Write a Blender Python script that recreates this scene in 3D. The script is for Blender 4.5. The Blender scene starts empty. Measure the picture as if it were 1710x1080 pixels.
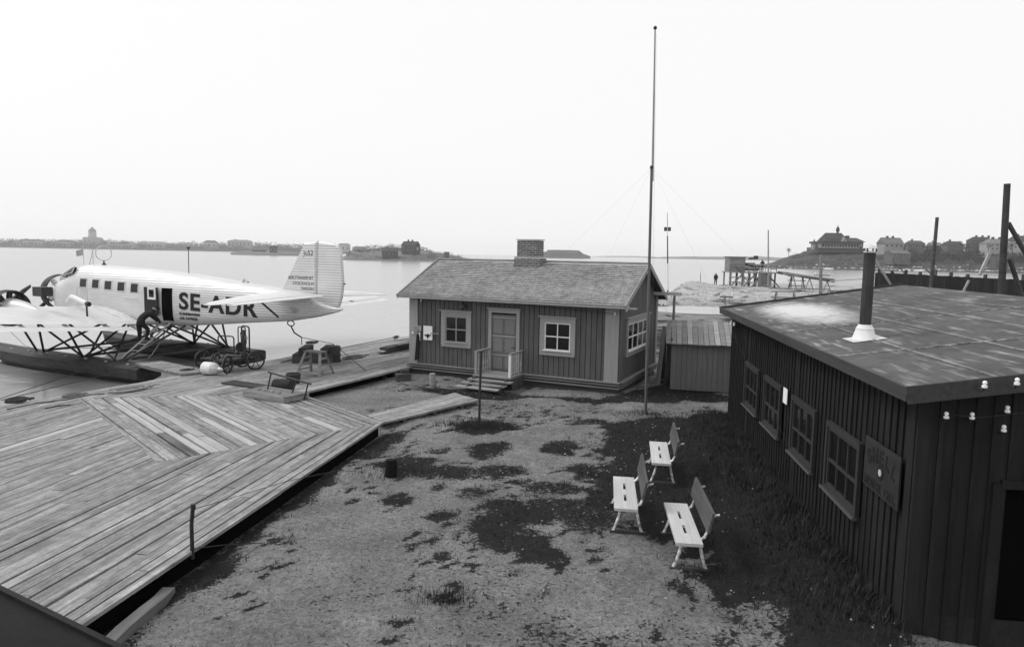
import bpy, bmesh, math, random
import numpy as np
from mathutils import Vector, Matrix
random.seed(7); np.random.seed(7)
SC = bpy.context.scene; COL = SC.collection
R = math.radians
# ------------------------------------------------------------------ camera
PW, PH, F, CH = 1710.0, 1080.0, 1150.0, 4.5
PITCH, ROLL = math.atan(115 / F), 0.0185
_f = Vector((0, math.cos(PITCH), -math.sin(PITCH))); _r0 = Vector((1, 0, 0)); _u0 = Vector((0, math.sin(PITCH), math.cos(PITCH)))
_r = _r0 * math.cos(ROLL) + _u0 * math.sin(ROLL); _u = -_r0 * math.sin(ROLL) + _u0 * math.cos(ROLL)
CAM = Vector((0, 0, CH))
cd = bpy.data.cameras.new('camera'); cam = bpy.data.objects.new('camera', cd); COL.objects.link(cam)
cd.sensor_width = 36; cd.sensor_fit = 'HORIZONTAL'; cd.lens = 36 * F / PW; cd.clip_start = 0.05; cd.clip_end = 30000
m = Matrix((_r, _u, -_f)).transposed().to_4x4(); m.translation = CAM; cam.matrix_world = m
SC.camera = cam
# ------------------------------------------------------------------ sky and sun
SUN_EL, SUN_AZ = R(48), R(-82)          # soft overcast light from the sea side, left of the camera
w = bpy.data.worlds.new('World'); SC.world = w; w.use_nodes = True
nt = w.node_tree; nt.nodes.clear()
sky = nt.nodes.new('ShaderNodeTexSky'); sky.sky_type = 'NISHITA'; sky.sun_disc = False
sky.sun_elevation = SUN_EL; sky.sun_rotation = SUN_AZ; sky.dust_density = 6; sky.air_density = 1.5
bw = nt.nodes.new('ShaderNodeRGBToBW'); nt.links.new(sky.outputs[0], bw.inputs[0])
mx = nt.nodes.new('ShaderNodeMix'); mx.data_type = 'FLOAT'; mx.inputs['Factor'].default_value = 0.88
nt.links.new(bw.outputs[0], mx.inputs[2]); mx.inputs[3].default_value = 9.0      # even white cloud cover
bg = nt.nodes.new('ShaderNodeBackground'); bg.inputs[1].default_value = 0.1
wo = nt.nodes.new('ShaderNodeOutputWorld'); nt.links.new(mx.outputs[0], bg.inputs[0]); nt.links.new(bg.outputs[0], wo.inputs[0])
sd = bpy.data.lights.new('sun', 'SUN'); sun = bpy.data.objects.new('sun', sd); COL.objects.link(sun)
sd.energy = 1.3; sd.angle = R(18); sd.color = (1, 1, 1)
sdir = Vector((math.sin(SUN_AZ) * math.cos(SUN_EL), math.cos(SUN_AZ) * math.cos(SUN_EL), math.sin(SUN_EL)))
sun.rotation_euler = sdir.to_track_quat('Z', 'Y').to_euler()
SC.view_settings.view_transform = 'Standard'; SC.view_settings.look = 'None'; SC.view_settings.gamma = 1
SC.view_settings.exposure = 0.24; SC.view_settings.use_curve_mapping = False
SC.render.engine = 'CYCLES'
SC.cycles.max_bounces = 6; SC.cycles.volume_bounces = 3; SC.cycles.transparent_max_bounces = 8
WATER_Z, DECK_Z = -0.6, 0.28
# ------------------------------------------------------------------ pixel helpers (a pixel gives a direction; height or depth gives the rest)
def ray(x, y): return _f + _r * ((x - PW / 2) / F) + _u * ((PH / 2 - y) / F)
def P(x, y, z=0.0):
    d = ray(x, y); return CAM + d * ((z - CH) / d.z)
def PY(x, y, Y):
    d = ray(x, y); return CAM + d * (Y / d.y)
def azv(az): a = R(az); return Vector((math.sin(a), math.cos(a), 0))
# ------------------------------------------------------------------ numpy noise
_rs = np.random.RandomState(3); _tab = _rs.rand(256, 256)
def vnoise(x, y):
    xi = np.floor(x).astype(int); yi = np.floor(y).astype(int); fx = x - xi; fy = y - yi
    fx = fx * fx * (3 - 2 * fx); fy = fy * fy * (3 - 2 * fy)
    t = lambda a, b: _tab[a % 256, b % 256]
    return (t(xi, yi) * (1 - fx) + t(xi + 1, yi) * fx) * (1 - fy) + (t(xi, yi + 1) * (1 - fx) + t(xi + 1, yi + 1) * fx) * fy
def fbm(x, y, o=4):
    s = 0; a = 0.5; n = 0
    for k in range(o):
        s = s + a * vnoise(x * 2 ** k + 17.3 * k, y * 2 ** k + 5.7 * k); n += a; a *= 0.5
    return s / n
def sstep(a, b, x):
    t = np.clip((x - a) / (b - a), 0, 1); return t * t * (3 - 2 * t)
# ------------------------------------------------------------------ materials (the photograph is black and white: every colour is a grey)
MATS = {}
def gm(name, val, rough=0.8, metal=0.0, rnd=0.0, noise=(), bump=None, spec=0.12, coords='Object', wave=None, emis=0):
    if name in MATS: return MATS[name]
    mt = bpy.data.materials.new(name); mt.use_nodes = True; t = mt.node_tree; N = t.nodes; L = t.links
    b = N['Principled BSDF']; b.inputs['Roughness'].default_value = rough; b.inputs['Metallic'].default_value = metal
    b.inputs['Specular IOR Level'].default_value = spec
    tc = N.new('ShaderNodeTexCoord'); oi = N.new('ShaderNodeObjectInfo')
    off = N.new('ShaderNodeVectorMath'); off.operation = 'ADD'
    sc = N.new('ShaderNodeMath'); sc.operation = 'MULTIPLY'; sc.inputs[1].default_value = 40; L.new(oi.outputs['Random'], sc.inputs[0])
    src = tc.outputs[coords]
    if coords == 'Object':
        L.new(src, off.inputs[0]); L.new(sc.outputs[0], off.inputs[1]); src = off.outputs[0]
    def mathn(op, a, c):
        n = N.new('ShaderNodeMath'); n.operation = op
        for i, v in enumerate((a, c)):
            if isinstance(v, (int, float)): n.inputs[i].default_value = v
            else: L.new(v, n.inputs[i])
        return n.outputs[0]
    def nz(scale, detail=4, rough_=0.6):
        mp = N.new('ShaderNodeMapping'); mp.inputs['Scale'].default_value = scale if not isinstance(scale, (int, float)) else (scale,) * 3
        L.new(src, mp.inputs[0]); n = N.new('ShaderNodeTexNoise'); n.inputs['Scale'].default_value = 1; n.inputs['Detail'].default_value = detail
        n.inputs['Roughness'].default_value = rough_; L.new(mp.outputs[0], n.inputs['Vector']); return n.outputs[0]
    cur = None
    if rnd:
        mr = N.new('ShaderNodeMapRange'); mr.inputs[3].default_value = val * (1 - rnd); mr.inputs[4].default_value = val * (1 + rnd)
        L.new(oi.outputs['Random'], mr.inputs[0]); cur = mr.outputs[0]
    else:
        v = N.new('ShaderNodeValue'); v.outputs[0].default_value = val; cur = v.outputs[0]
    for it in noise:
        scale, amp = it[0], it[1]
        mr = N.new('ShaderNodeMapRange'); mr.inputs[1].default_value = 0.3; mr.inputs[2].default_value = 0.7
        mr.inputs[3].default_value = 1 - amp; mr.inputs[4].default_value = 1 + amp; L.new(nz(scale), mr.inputs[0])
        cur = mathn('MULTIPLY', cur, mr.outputs[0])
    L.new(cur, b.inputs['Base Color'])
    nrm = None
    if wave:
        axis, spacing, dist = wave
        wv = N.new('ShaderNodeTexWave'); wv.wave_type = 'BANDS'; wv.bands_direction = axis; wv.wave_profile = 'SIN'
        wv.inputs['Scale'].default_value = math.pi / (10 * spacing); wv.inputs['Distortion'].default_value = 0
        L.new(tc.outputs['Object'], wv.inputs['Vector'])
        bp = N.new('ShaderNodeBump'); bp.inputs['Distance'].default_value = dist; bp.inputs['Strength'].default_value = 1; L.new(wv.outputs['Fac'], bp.inputs['Height'])
        nrm = bp.outputs[0]
    if bump:
        scale, dist = bump
        bp = N.new('ShaderNodeBump'); bp.inputs['Distance'].default_value = dist; bp.inputs['Strength'].default_value = 1; L.new(nz(scale, 6), bp.inputs['Height'])
        if nrm: L.new(nrm, bp.inputs['Normal'])
        nrm = bp.outputs[0]
    if nrm: L.new(nrm, b.inputs['Normal'])
    MATS[name] = mt; return mt
GR = (1.2, 34, 34)
M_deck = gm('deck_wood', 0.245, 0.8, rnd=0.15, noise=[(GR, 0.42), ((0.7, 3, 3), 0.3), ((5, 5, 5), 0.22), ((28, 28, 28), 0.15)], bump=(GR, 0.006))
M_deckl = gm('fresh_wood', 0.36, 0.75, rnd=0.12, noise=[(GR, 0.2), ((0.7, 3, 3), 0.15)], bump=(GR, 0.005))
M_deckd = gm('dark_plank', 0.10, 0.8, rnd=0.1, noise=[(GR, 0.4), ((0.9, 4, 4), 0.5)], bump=(GR, 0.006))
M_oldwood = gm('old_wood', 0.22, 0.85, rnd=0.3, noise=[(GR, 0.3), ((1, 4, 4), 0.25)], bump=(GR, 0.006))
M_darkwood = gm('dark_wood', 0.07, 0.85, rnd=0.3, noise=[(GR, 0.3), ((1, 4, 4), 0.3)], bump=(GR, 0.006))
M_cabin = gm('cabin_paint', 0.108, 0.7, rnd=0.08, noise=[((1, 25, 25), 0.12), ((1, 1, 1), 0.12)], bump=((2, 30, 30), 0.003))
M_trim = gm('trim_paint', 0.30, 0.65, rnd=0.06, noise=[((1, 14, 14), 0.12)], bump=((2, 30, 30), 0.002))
M_trimd = gm('plinth_paint', 0.21, 0.7, rnd=0.06, noise=[((1, 14, 14), 0.16)])
M_white = gm('white_paint', 0.72, 0.5, noise=[((9, 9, 9), 0.06)])
M_barn = gm('barn_paint', 0.019, 0.75, rnd=0.25, noise=[((1, 20, 20), 0.2), ((1.5, 1.5, 1.5), 0.25)], bump=((2, 30, 30), 0.003), spec=0.15)
M_barnt = gm('barn_trim', 0.042, 0.6, rnd=0.08, noise=[((1, 14, 14), 0.15)])
M_barnf = gm('barn_fascia', 0.055, 0.65, noise=[((1, 14, 14), 0.2)])
M_glass = gm('window_glass', 0.010, 0.06, spec=0.28, noise=[((1.1, 1.1, 1.1), 0.3)])
M_black = gm('unlit_black', 0.004, 1.0, spec=0.0)  # flat black; also stands for the shadow under deck and wharf edges
M_shingle = gm('shingles', 0.27, 0.85, noise=[((5, 5, 5), 0.3), ((24, 24, 24), 0.32), ((0.7, 0.7, 0.7), 0.2)])
M_brick = gm('brick', 0.14, 0.85, rnd=0.28, noise=[((25, 25, 25), 0.2)], bump=((60, 60, 60), 0.004))
M_mortar = gm('mortar', 0.5, 0.9, noise=[((30, 30, 30), 0.2)])
M_iron = gm('dark_iron', 0.022, 0.55, noise=[((12, 12, 12), 0.4)], spec=0.5)
M_rust = gm('rusty_iron', 0.07, 0.7, noise=[((12, 12, 12), 0.4)])
M_galv = gm('galvanised', 0.6, 0.4, metal=0.3, noise=[((6, 6, 6), 0.12)])
M_porc = gm('porcelain', 0.85, 0.12, spec=0.6)
M_alu = gm('corrugated_aluminium', 0.62, 0.42, spec=.4, metal=0.25, noise=[((1.2, 1.2, 1.2), 0.06), ((0.4, 6, 6), 0.05)], wave=('Z', 0.095, 0.008))
M_aluw = gm('corrugated_wing_skin', 0.66, 0.42, spec=.4, metal=0.25, noise=[((1.2, 1.2, 1.2), 0.07)], wave=('Y', 0.10, 0.007))
M_alus = gm('smooth_aluminium', 0.55, 0.4, metal=0.3, noise=[((2, 2, 2), 0.1)])
M_float = gm('float_skin', 0.045, 0.5, noise=[((1.5, 6, 6), 0.4), ((8, 8, 8), 0.2)])
M_floatt = gm('float_deck', 0.16, 0.6, noise=[((1.5, 3, 3), 0.35), ((9, 9, 9), 0.2)])
M_letter = gm('black_lettering', 0.022, 0.5)
M_rope = gm('rope', 0.16, 0.95, noise=[((30, 30, 30), 0.3)])
M_roped = gm('tarred_rope', 0.055, 0.95, noise=[((30, 30, 30), 0.3)])
M_cloth = gm('dark_clothing', 0.022, 0.95, noise=[((14, 14, 14), 0.35)])
M_cloth2 = gm('work_clothing', 0.035, 0.95, noise=[((14, 14, 14), 0.3)])
M_skin = gm('skin', 0.36, 0.6)
M_birch = gm('birch_paint', 0.55, 0.6, noise=[((22, 22, 12), 0.8)])
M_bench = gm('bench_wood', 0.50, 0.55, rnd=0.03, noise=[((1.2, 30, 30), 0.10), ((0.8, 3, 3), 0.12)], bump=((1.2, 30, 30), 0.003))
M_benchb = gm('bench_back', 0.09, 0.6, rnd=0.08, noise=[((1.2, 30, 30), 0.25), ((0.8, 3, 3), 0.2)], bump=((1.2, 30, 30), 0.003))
M_paper = gm('paper', 0.80, 0.8)
M_paperg = gm('grey_notice', 0.36, 0.8)
M_mast = gm('mast_paint', 0.30, 0.6, noise=[((2, 2, 0.6), 0.2)])
M_tar = gm('tarpaper', 0.014, 0.8, noise=[((3, 3, 3), 0.3)], bump=((30, 30, 30), 0.004))
M_rock = gm('rock', 0.20, 0.9, noise=[((0.12, 0.12, 0.3), 0.5), ((0.5, 0.5, 0.7), 0.4)], coords='Generated')
M_twig = gm('bare_twigs', 0.045, 0.95, rnd=0.2)
M_wood_far = gm('distant_foliage', 0.05, 0.95)
M_wall_l = gm('pale_plaster', 0.34, 0.85, rnd=0.2, noise=[((0.3, 0.3, 0.3), 0.12)])
M_wall_d = gm('dark_boarding', 0.11, 0.85, rnd=0.25, noise=[((0.5, 0.5, 0.5), 0.2)])
M_roof_d = gm('dark_roof', 0.06, 0.8, rnd=0.3, noise=[((0.5, 0.5, 0.5), 0.2)])
M_roof_m = gm('grey_roof', 0.16, 0.8, rnd=0.2, noise=[((0.5, 0.5, 0.5), 0.2)])
# ------------------------------------------------------------------ object helpers
def link(name, me, parent=None, loc=(0, 0, 0), rot=None):
    o = bpy.data.objects.new(name, me); COL.objects.link(o)
    if parent is not None: o.parent = parent
    o.location = loc
    if rot is not None: o.rotation_euler = rot
    return o
def tag(o, label=None, cat=None, group=None, kind=None):
    if label: o['label'] = label
    if cat: o['category'] = cat
    if group: o['group'] = group
    if kind: o['kind'] = kind
    return o
def thing(name, label, cat, loc=(0, 0, 0), rz=0.0, group=None):
    o = link(name, None, None, loc, (0, 0, rz)); o.empty_display_size = 0.2
    return tag(o, label, cat, group)
class MB:
    def __init__(s): s.v = []; s.f = []
    def add(s, vs, fs):
        n = len(s.v); s.v += [tuple(v) for v in vs]; s.f += [tuple(i + n for i in f) for f in fs]; return s
    def box(s, c, d, rot=None):
        c = Vector(c); vs = []
        for k in range(8):
            p = Vector(((k & 1) - .5, ((k >> 1) & 1) - .5, (k >> 2) - .5)); p = Vector((p.x * d[0], p.y * d[1], p.z * d[2]))
            vs.append(c + (rot @ p if rot else p))
        return s.add(vs, [(0, 2, 3, 1), (4, 5, 7, 6), (0, 1, 5, 4), (2, 6, 7, 3), (0, 4, 6, 2), (1, 3, 7, 5)])
    def beam(s, a, b, w, h, up=(0, 0, 1)):
        a = Vector(a); b = Vector(b); d = b - a; x = d.normalized(); u = Vector(up)
        y = u.cross(x)
        if y.length < 1e-4: y = Vector((0, 1, 0)).cross(x)
        y.normalize(); z = x.cross(y); return s.box((a + b) / 2, (d.length, w, h), Matrix((x, y, z)).transposed())
    def tube(s, pts, r, seg=8, caps=True):
        pts = [Vector(p) for p in pts]; n = len(pts); rr = r if isinstance(r, (list, tuple)) else [r] * n
        rings = []; prev = None
        for i, p in enumerate(pts):
            d = (pts[min(i + 1, n - 1)] - pts[max(i - 1, 0)]).normalized()
            a = prev if prev is not None else (Vector((0, 0, 1)) if abs(d.z) < .9 else Vector((1, 0, 0)))
            x = a - d * a.dot(d)
            if x.length < 1e-5: x = d.orthogonal()
            x.normalize(); prev = x; y = d.cross(x)
            rings.append([p + (x * math.cos(t) + y * math.sin(t)) * rr[i] for t in [2 * math.pi * k / seg for k in range(seg)]])
        return s.loft(rings, caps)
    def loft(s, rings, caps=True, closed=True):
        m = len(rings[0]); vs = [p for r in rings for p in r]; fs = []
        for i in range(len(rings) - 1):
            for k in range(m if closed else m - 1):
                k2 = (k + 1) % m; fs.append((i * m + k, i * m + k2, (i + 1) * m + k2, (i + 1) * m + k))
        if caps and closed: fs.append(tuple(range(m - 1, -1, -1))); fs.append(tuple((len(rings) - 1) * m + k for k in range(m)))
        return s.add(vs, fs)
    def lathe(s, prof, seg=16, o=(0, 0, 0), axis='Z', caps=True):
        o = Vector(o); rings = []
        for r, h in prof:
            ring = []
            for k in range(seg):
                t = 2 * math.pi * k / seg; c, sn = r * math.cos(t), r * math.sin(t)
                ring.append(o + Vector({'Z': (c, sn, h), 'X': (h, c, sn), 'Y': (sn, h, c)}[axis]))
            rings.append(ring)
        return s.loft(rings, caps)
    def prism(s, poly, z0, z1, f=None):
        n = len(poly); g = f or (lambda x, y, z: (x, y, z))
        vs = [g(x, y, z0) for x, y in poly] + [g(x, y, z1) for x, y in poly]
        return s.add(vs, [tuple(range(n - 1, -1, -1)), tuple(range(n, 2 * n))] + [(i, (i + 1) % n, n + (i + 1) % n, n + i) for i in range(n)])
    def mesh(s, name, mat, smooth=False):
        me = bpy.data.meshes.new(name); me.from_pydata(s.v, [], s.f)
        bm = bmesh.new(); bm.from_mesh(me); bmesh.ops.recalc_face_normals(bm, faces=bm.faces); bm.to_mesh(me); bm.free()
        me.materials.append(mat)
        if smooth:
            me.polygons.foreach_set('use_smooth', [True] * len(me.polygons))
            try: me.set_sharp_from_angle(angle=R(40))
            except Exception: pass
        return me
    def build(s, name, mat, parent=None, smooth=False, loc=(0, 0, 0), rot=None):
        return link(name, s.mesh(name, mat, smooth), parent, loc, rot)
_bc = {}
def piece(name, parent, loc, dims, mat, rot=(0, 0, 0)):
    """a cuboid part whose mesh is shared by all pieces of the same size; x is its long axis"""
    key = (tuple(round(d, 3) for d in dims), mat.name, name)
    if key not in _bc: _bc[key] = MB().box((0, 0, 0), dims).mesh(name, mat)
    return link(name, _bc[key], parent, loc, rot)
def clone(root):
    c = root.copy(); COL.objects.link(c)
    for ch in list(root.children):
        d = ch.copy(); COL.objects.link(d); d.parent = c
        for g in list(ch.children):
            e = g.copy(); COL.objects.link(e); e.parent = d
    return c
def text_mesh(body, size, mat, extrude=0.01, bold=0.0, align='LEFT', name='lettering', spacing=1.0):
    cu = bpy.data.curves.new(name, 'FONT'); cu.body = body; cu.size = size; cu.extrude = extrude; cu.offset = bold; cu.align_x = align; cu.space_character = spacing
    o = bpy.data.objects.new('tmp', cu); COL.objects.link(o)
    dg = bpy.context.evaluated_depsgraph_get(); me = bpy.data.meshes.new_from_object(o.evaluated_get(dg))
    bpy.data.objects.remove(o); bpy.data.curves.remove(cu); me.name = name; me.materials.clear(); me.materials.append(mat); return me
def clip_half(poly, n, c):            # keep n.p <= c
    out = []
    for i in range(len(poly)):
        a, b = poly[i], poly[(i + 1) % len(poly)]; da = n[0] * a[0] + n[1] * a[1] - c; db = n[0] * b[0] + n[1] * b[1] - c
        if da <= 0: out.append(a)
        if da * db < 0: t = da / (da - db); out.append((a[0] + (b[0] - a[0]) * t, a[1] + (b[1] - a[1]) * t))
    return out
def plank_field(parent, poly, az, width, gap, zt, th, mat, seed, cuts=(3.2, 5.5), pick=None, joint=0.012):
    rg = random.Random(seed); u = azv(az); v = Vector((u.y, -u.x, 0))
    q = [(p[0] * u.x + p[1] * u.y, p[0] * v.x + p[1] * v.y) for p in poly]
    v0 = min(b for a, b in q); v1 = max(b for a, b in q); y = v0; k = 0
    while y < v1 - 0.02:
        wd = width * rg.uniform(.82, 1.2); strip = clip_half(clip_half(q, (0, 1), y + wd - gap * rg.choice((.15, .3, .6, 1, 1.3, 1.9))), (0, -1), -y)
        y += wd; k += 1
        if len(strip) < 3: continue
        u0 = min(a for a, b in strip); u1 = max(a for a, b in strip); a = u0; first = True
        while a < u1 - .05:
            ln = rg.uniform(*cuts) * (rg.uniform(.3, 1) if first else 1); first = False
            e = u1 if a + ln > u1 - 0.8 else a + ln
            pl = clip_half(clip_half(strip, (1, 0), e - joint), (-1, 0), -a)
            if len(pl) >= 3:
                uc = sum(p[0] for p in pl) / len(pl); vc = sum(p[1] for p in pl) / len(pl)
                mt = mat if pick is None else pick(rg, k, uc, vc) or mat
                dz = rg.uniform(-.006, .006)
                me = MB().prism([(p[0] - uc, -(p[1] - vc)) for p in pl], -th, dz).mesh('plank', mt)
                c = u * uc + v * vc
                link('plank', me, parent, (c.x, c.y, zt), (rg.uniform(-.006, .006), rg.uniform(-.0015, .0015), R(90 - az)))
            a = e
# ================================================================== THE SETTING
# wharf line (edge over the water) and deck corners, from the pixels where they meet known heights
WA, WB = Vector((-13.41, 17.89, 0)), Vector((-5.06, 35.08, 0))
WU = (WB - WA).normalized(); WN = Vector((WU.y, -WU.x, 0))         # WN points inland
def wh(y, off=0.0):
    p = WA + WU * ((y - WA.y) / WU.y) + WN * off; return p
def wsd(x, y): return (x - WA.x) * WN.x + (y - WA.y) * WN.y       # distance inland of the wharf edge
# ---- water
wm = bpy.data.materials.new('sea_water'); wm.use_nodes = True; t = wm.node_tree; b = t.nodes['Principled BSDF']
b.inputs['Base Color'].default_value = (0.30, 0.30, 0.30, 1); b.inputs['Roughness'].default_value = 0.2; b.inputs['IOR'].default_value = 1.45
tc = t.nodes.new('ShaderNodeTexCoord'); prev = None
for sc_, ds in (((0.35, 0.6, 1), 0.05), ((1.2, 2.0, 1), 0.008), ((0.02, 0.06, 1), 0.2)):
    mp = t.nodes.new('ShaderNodeMapping'); mp.inputs['Scale'].default_value = sc_; t.links.new(tc.outputs['Object'], mp.inputs[0])
    nz_ = t.nodes.new('ShaderNodeTexNoise'); nz_.inputs['Scale'].default_value = 1; nz_.inputs['Detail'].default_value = 3; t.links.new(mp.outputs[0], nz_.inputs['Vector'])
    bp = t.nodes.new('ShaderNodeBump'); bp.inputs['Distance'].default_value = ds; t.links.new(nz_.outputs[0], bp.inputs['Height'])
    if prev: t.links.new(prev, bp.inputs['Normal'])
    prev = bp.outputs[0]
t.links.new(prev, b.inputs['Normal'])
WEX = 4600
tag(MB().add([(-WEX, -60, 0), (WEX, -60, 0), (WEX, 5600, 0), (-WEX, 5600, 0)], [(0, 1, 2, 3)]).build('sea_water', wm, loc=(0, 0, WATER_Z)), kind='structure')
# ---- ground sheet
def axis(segs):
    out = []
    for a, b_, st in segs: out += list(np.arange(a, b_, st))
    return np.array(out + [segs[-1][1]])
gx = axis([(-40, -9, 1.0), (-9, 9, .13), (9, 30, .6), (30, 160, 3)])
gy = axis([(-14, 4, 1), (4, 26, .13), (26, 50, .5), (50, 136, 1.2)])
X, Y = np.meshgrid(gx, gy)
s = wsd(X, Y)
big = fbm(X * .35, Y * .35); med = fbm(X * 1.4 + 9, Y * 1.4); fine = fbm(X * 5 + 3, Y * 5 + 8)
Z = (big - .5) * .16 + (med - .5) * .07 + (fine - .5) * .035
Z *= sstep(0.5, 3.5, s) * .9 + .1
far = sstep(45, 85, Y)
Z = Z + far * (.5 + (fbm(X * .16, Y * .16) - .5) * .9 + (fbm(X * .7, Y * .7) - .5) * .5)
Z = Z + 1.1 * np.exp(-(((X - 21.5) / 5) ** 2 + ((Y - 97) / 8) ** 2))
shore_far = 114 + 4 * (fbm(X * .07, X * .01) - .5) * 2
Z = Z - 3.2 * sstep(0, 1, (Y - shore_far) / 5) * far
# bank of soil along the barn wall, dry ground lower under the decks
BO = Vector((4.93, 9.28, 0)) - azv(7.2) * 1.15; BX = azv(7.2); BYv = Vector((BX.y, -BX.x, 0))
bl = (X - BO.x) * BX.x + (Y - BO.y) * BX.y; bd = -((X - BO.x) * BYv.x + (Y - BO.y) * BYv.y)
bank = np.exp(-((bd - .5) / .75) ** 2) * sstep(-3, 0, bl) * (1 - sstep(10.5, 12.2, bl))
Z = Z + bank * (.16 + .16 * med)
Z = np.where(s < .6, -.25 - (0.6 - s) * 1.1, Z); Z = np.maximum(Z, -4)
und = sstep(-.3, .25, (-(X + 3.17) * .9863 + (Y - 16.84) * .165)) * (1 - sstep(17, 19, Y))
Z = Z - .10 * und
PC = P(1160, 515, .22)
pdm = 1 - sstep(.75, 1.25, np.sqrt(((X - PC.x) / 3.6) ** 2 + ((Y - PC.y) / 3.4) ** 2) + (fbm(X * .5, Y * .5) - .5) * .9)
Z = Z * (1 - pdm) + pdm * .05
# soil / grass mask painted as patches with shapes of their own
dk = np.zeros_like(X)
def blob(px, py, rx, ry, amt=1.0, z=0):
    global dk
    c = P(px, py, z); k = (P(px, py - ry, z) - P(px, py + ry, z)).length / 2; ww = (P(px + rx, py, z) - P(px - rx, py, z)).length / 2
    d = np.sqrt(((X - c.x) / ww) ** 2 + ((Y - c.y) / k) ** 2) + (med - .5) * 1.1 + (fine - .5) * .7
    dk = np.maximum(dk, amt * (1 - sstep(.55, 1.35, d)))
for a in [(808, 711, 54, 13), (672, 778, 44, 15, .95), (700, 772, 38, 6, .8), (815, 752, 36, 16), (838, 790, 38, 13, .85), (735, 790, 62, 11, .95), (668, 833, 26, 9), (850, 862, 62, 24), (812, 880, 46, 26), (930, 850, 60, 18, .8),
          (738, 864, 27, 11), (940, 750, 32, 16), (880, 905, 40, 16, .85), (742, 1000, 18, 12, .8), (905, 925, 36, 18), (915, 815, 70, 12, .7), (735, 757, 26, 6, .7), (733, 815, 18, 6, .7), (790, 823, 32, 9, .7), (980, 790, 30, 18, .9), (1000, 860, 60, 30, .75), (990, 705, 40, 6, .6), (900, 690, 70, 6, .45), (770, 1052, 60, 10, .4), (560, 1000, 60, 8, .35)]:
    blob(*a)
def polymask(pts, soft, noise_amp, amt=1.0):
    global dk
    q = [P(a, c) for a, c in pts]; n = len(q); d = np.full(X.shape, 1e9); inside = np.zeros(X.shape, bool)
    for i in range(n):
        a, c = q[i], q[(i + 1) % n]; ex, ey = c.x - a.x, c.y - a.y; t_ = np.clip(((X - a.x) * ex + (Y - a.y) * ey) / (ex * ex + ey * ey), 0, 1)
        d = np.minimum(d, np.hypot(X - a.x - t_ * ex, Y - a.y - t_ * ey))
        cond = ((a.y > Y) != (c.y > Y)) & (X < (c.x - a.x) * (Y - a.y) / ((c.y - a.y) if c.y != a.y else 1e-9) + a.x); inside ^= cond
    sd_ = np.where(inside, -d, d) + (med - .5) * noise_amp + (fine - .5) * noise_amp * .6
    dk = np.maximum(dk, amt * (1 - sstep(-soft, soft, sd_)))
polymask([(992, 703), (1215, 697), (1260, 705), (1500, 985), (1700, 1400), (1420, 1400), (1262, 1040), (1185, 960), (1110, 915), (1030, 868), (985, 815), (1010, 760)], .22, 1.5)
polymask([(655, 640), (1000, 668), (1110, 640), (1222, 660), (1222, 668), (1090, 672), (985, 672), (880, 664), (770, 668), (690, 645)], .1, .5, .85)
polymask([(1100, 545), (1235, 545), (1235, 640), (1090, 650)], .8, 2.0, .8)
# grass fringe along the deck's inland edge
de = ((X + 3.17) * .9863 - (Y - 16.84) * .165); dk = np.maximum(dk, .95 * (1 - sstep(.12, .5, de + (med - .5) * .9 - .1)) * sstep(-.3, .1, de) * (1 - sstep(16.6, 17.6, Y)))
dk = np.maximum(dk, sstep(.55, .68, fbm(X * 7 + 50, Y * 7)) * .8 * sstep(.5, .56, fbm(X * .8 + 4, Y * .8)) )
dk = np.where(Y > 30, np.maximum(dk, sstep(.46, .58, fbm(X * .35 + 20, Y * .9)) * .9 * (1 - sstep(58, 78, Y))), dk)
dk = np.where(Y > 60, dk * .5 + .55 * sstep(.5, .7, fbm(X * 1.1 + 11, Y * 1.6)), dk)
dk = np.where(Y < 26, np.maximum(dk, .10 + .30 * sstep(.42, .72, fbm(X * .55 + 31, Y * .55)) * sstep(-3.5, .5, X) + .12 * sstep(.5, .7, fbm(X * 1.7 + 7, Y * 1.7))), dk)
sand = sstep(50, 75, Y)
ny, nx = X.shape; idx = np.arange(nx * ny).reshape(ny, nx)
faces = np.stack([idx[:-1, :-1], idx[:-1, 1:], idx[1:, 1:], idx[1:, :-1]], -1).reshape(-1, 4)
me = bpy.data.meshes.new('ground'); me.from_pydata(np.stack([X, Y, Z], -1).reshape(-1, 3).tolist(), [], faces.tolist())
me.polygons.foreach_set('use_smooth', [True] * len(me.polygons))
at = me.attributes.new('soil', 'FLOAT', 'POINT'); at.data.foreach_set('value', np.clip(dk, 0, 1).reshape(-1).astype(np.float32))
at = me.attributes.new('sand', 'FLOAT', 'POINT'); at.data.foreach_set('value', sand.reshape(-1).astype(np.float32))
g = bpy.data.materials.new('trodden_ground'); g.use_nodes = True; t = g.node_tree; N = t.nodes; L = t.links; b = N['Principled BSDF']; b.inputs['Roughness'].default_value = .95; b.inputs['Specular IOR Level'].default_value = .15
tc = N.new('ShaderNodeTexCoord')
def tn(scale, lo, hi, a=.3, c=.7, det=6):
    n = N.new('ShaderNodeTexNoise'); n.inputs['Scale'].default_value = scale; n.inputs['Detail'].default_value = det; n.inputs['Roughness'].default_value = .65; L.new(tc.outputs['Object'], n.inputs['Vector'])
    r = N.new('ShaderNodeMapRange'); r.inputs[1].default_value = a; r.inputs[2].default_value = c; r.inputs[3].default_value = lo; r.inputs[4].default_value = hi; L.new(n.outputs[0], r.inputs[0]); return r.outputs[0], n.outputs[0]
def mm(op, a, c):
    n = N.new('ShaderNodeMath'); n.operation = op
    for i, v in enumerate((a, c)):
        if isinstance(v, (int, float)): n.inputs[i].default_value = v
        else: L.new(v, n.inputs[i])
    return n.outputs[0]
a1 = N.new('ShaderNodeAttribute'); a1.attribute_name = 'soil'; a2 = N.new('ShaderNodeAttribute'); a2.attribute_name = 'sand'
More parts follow.
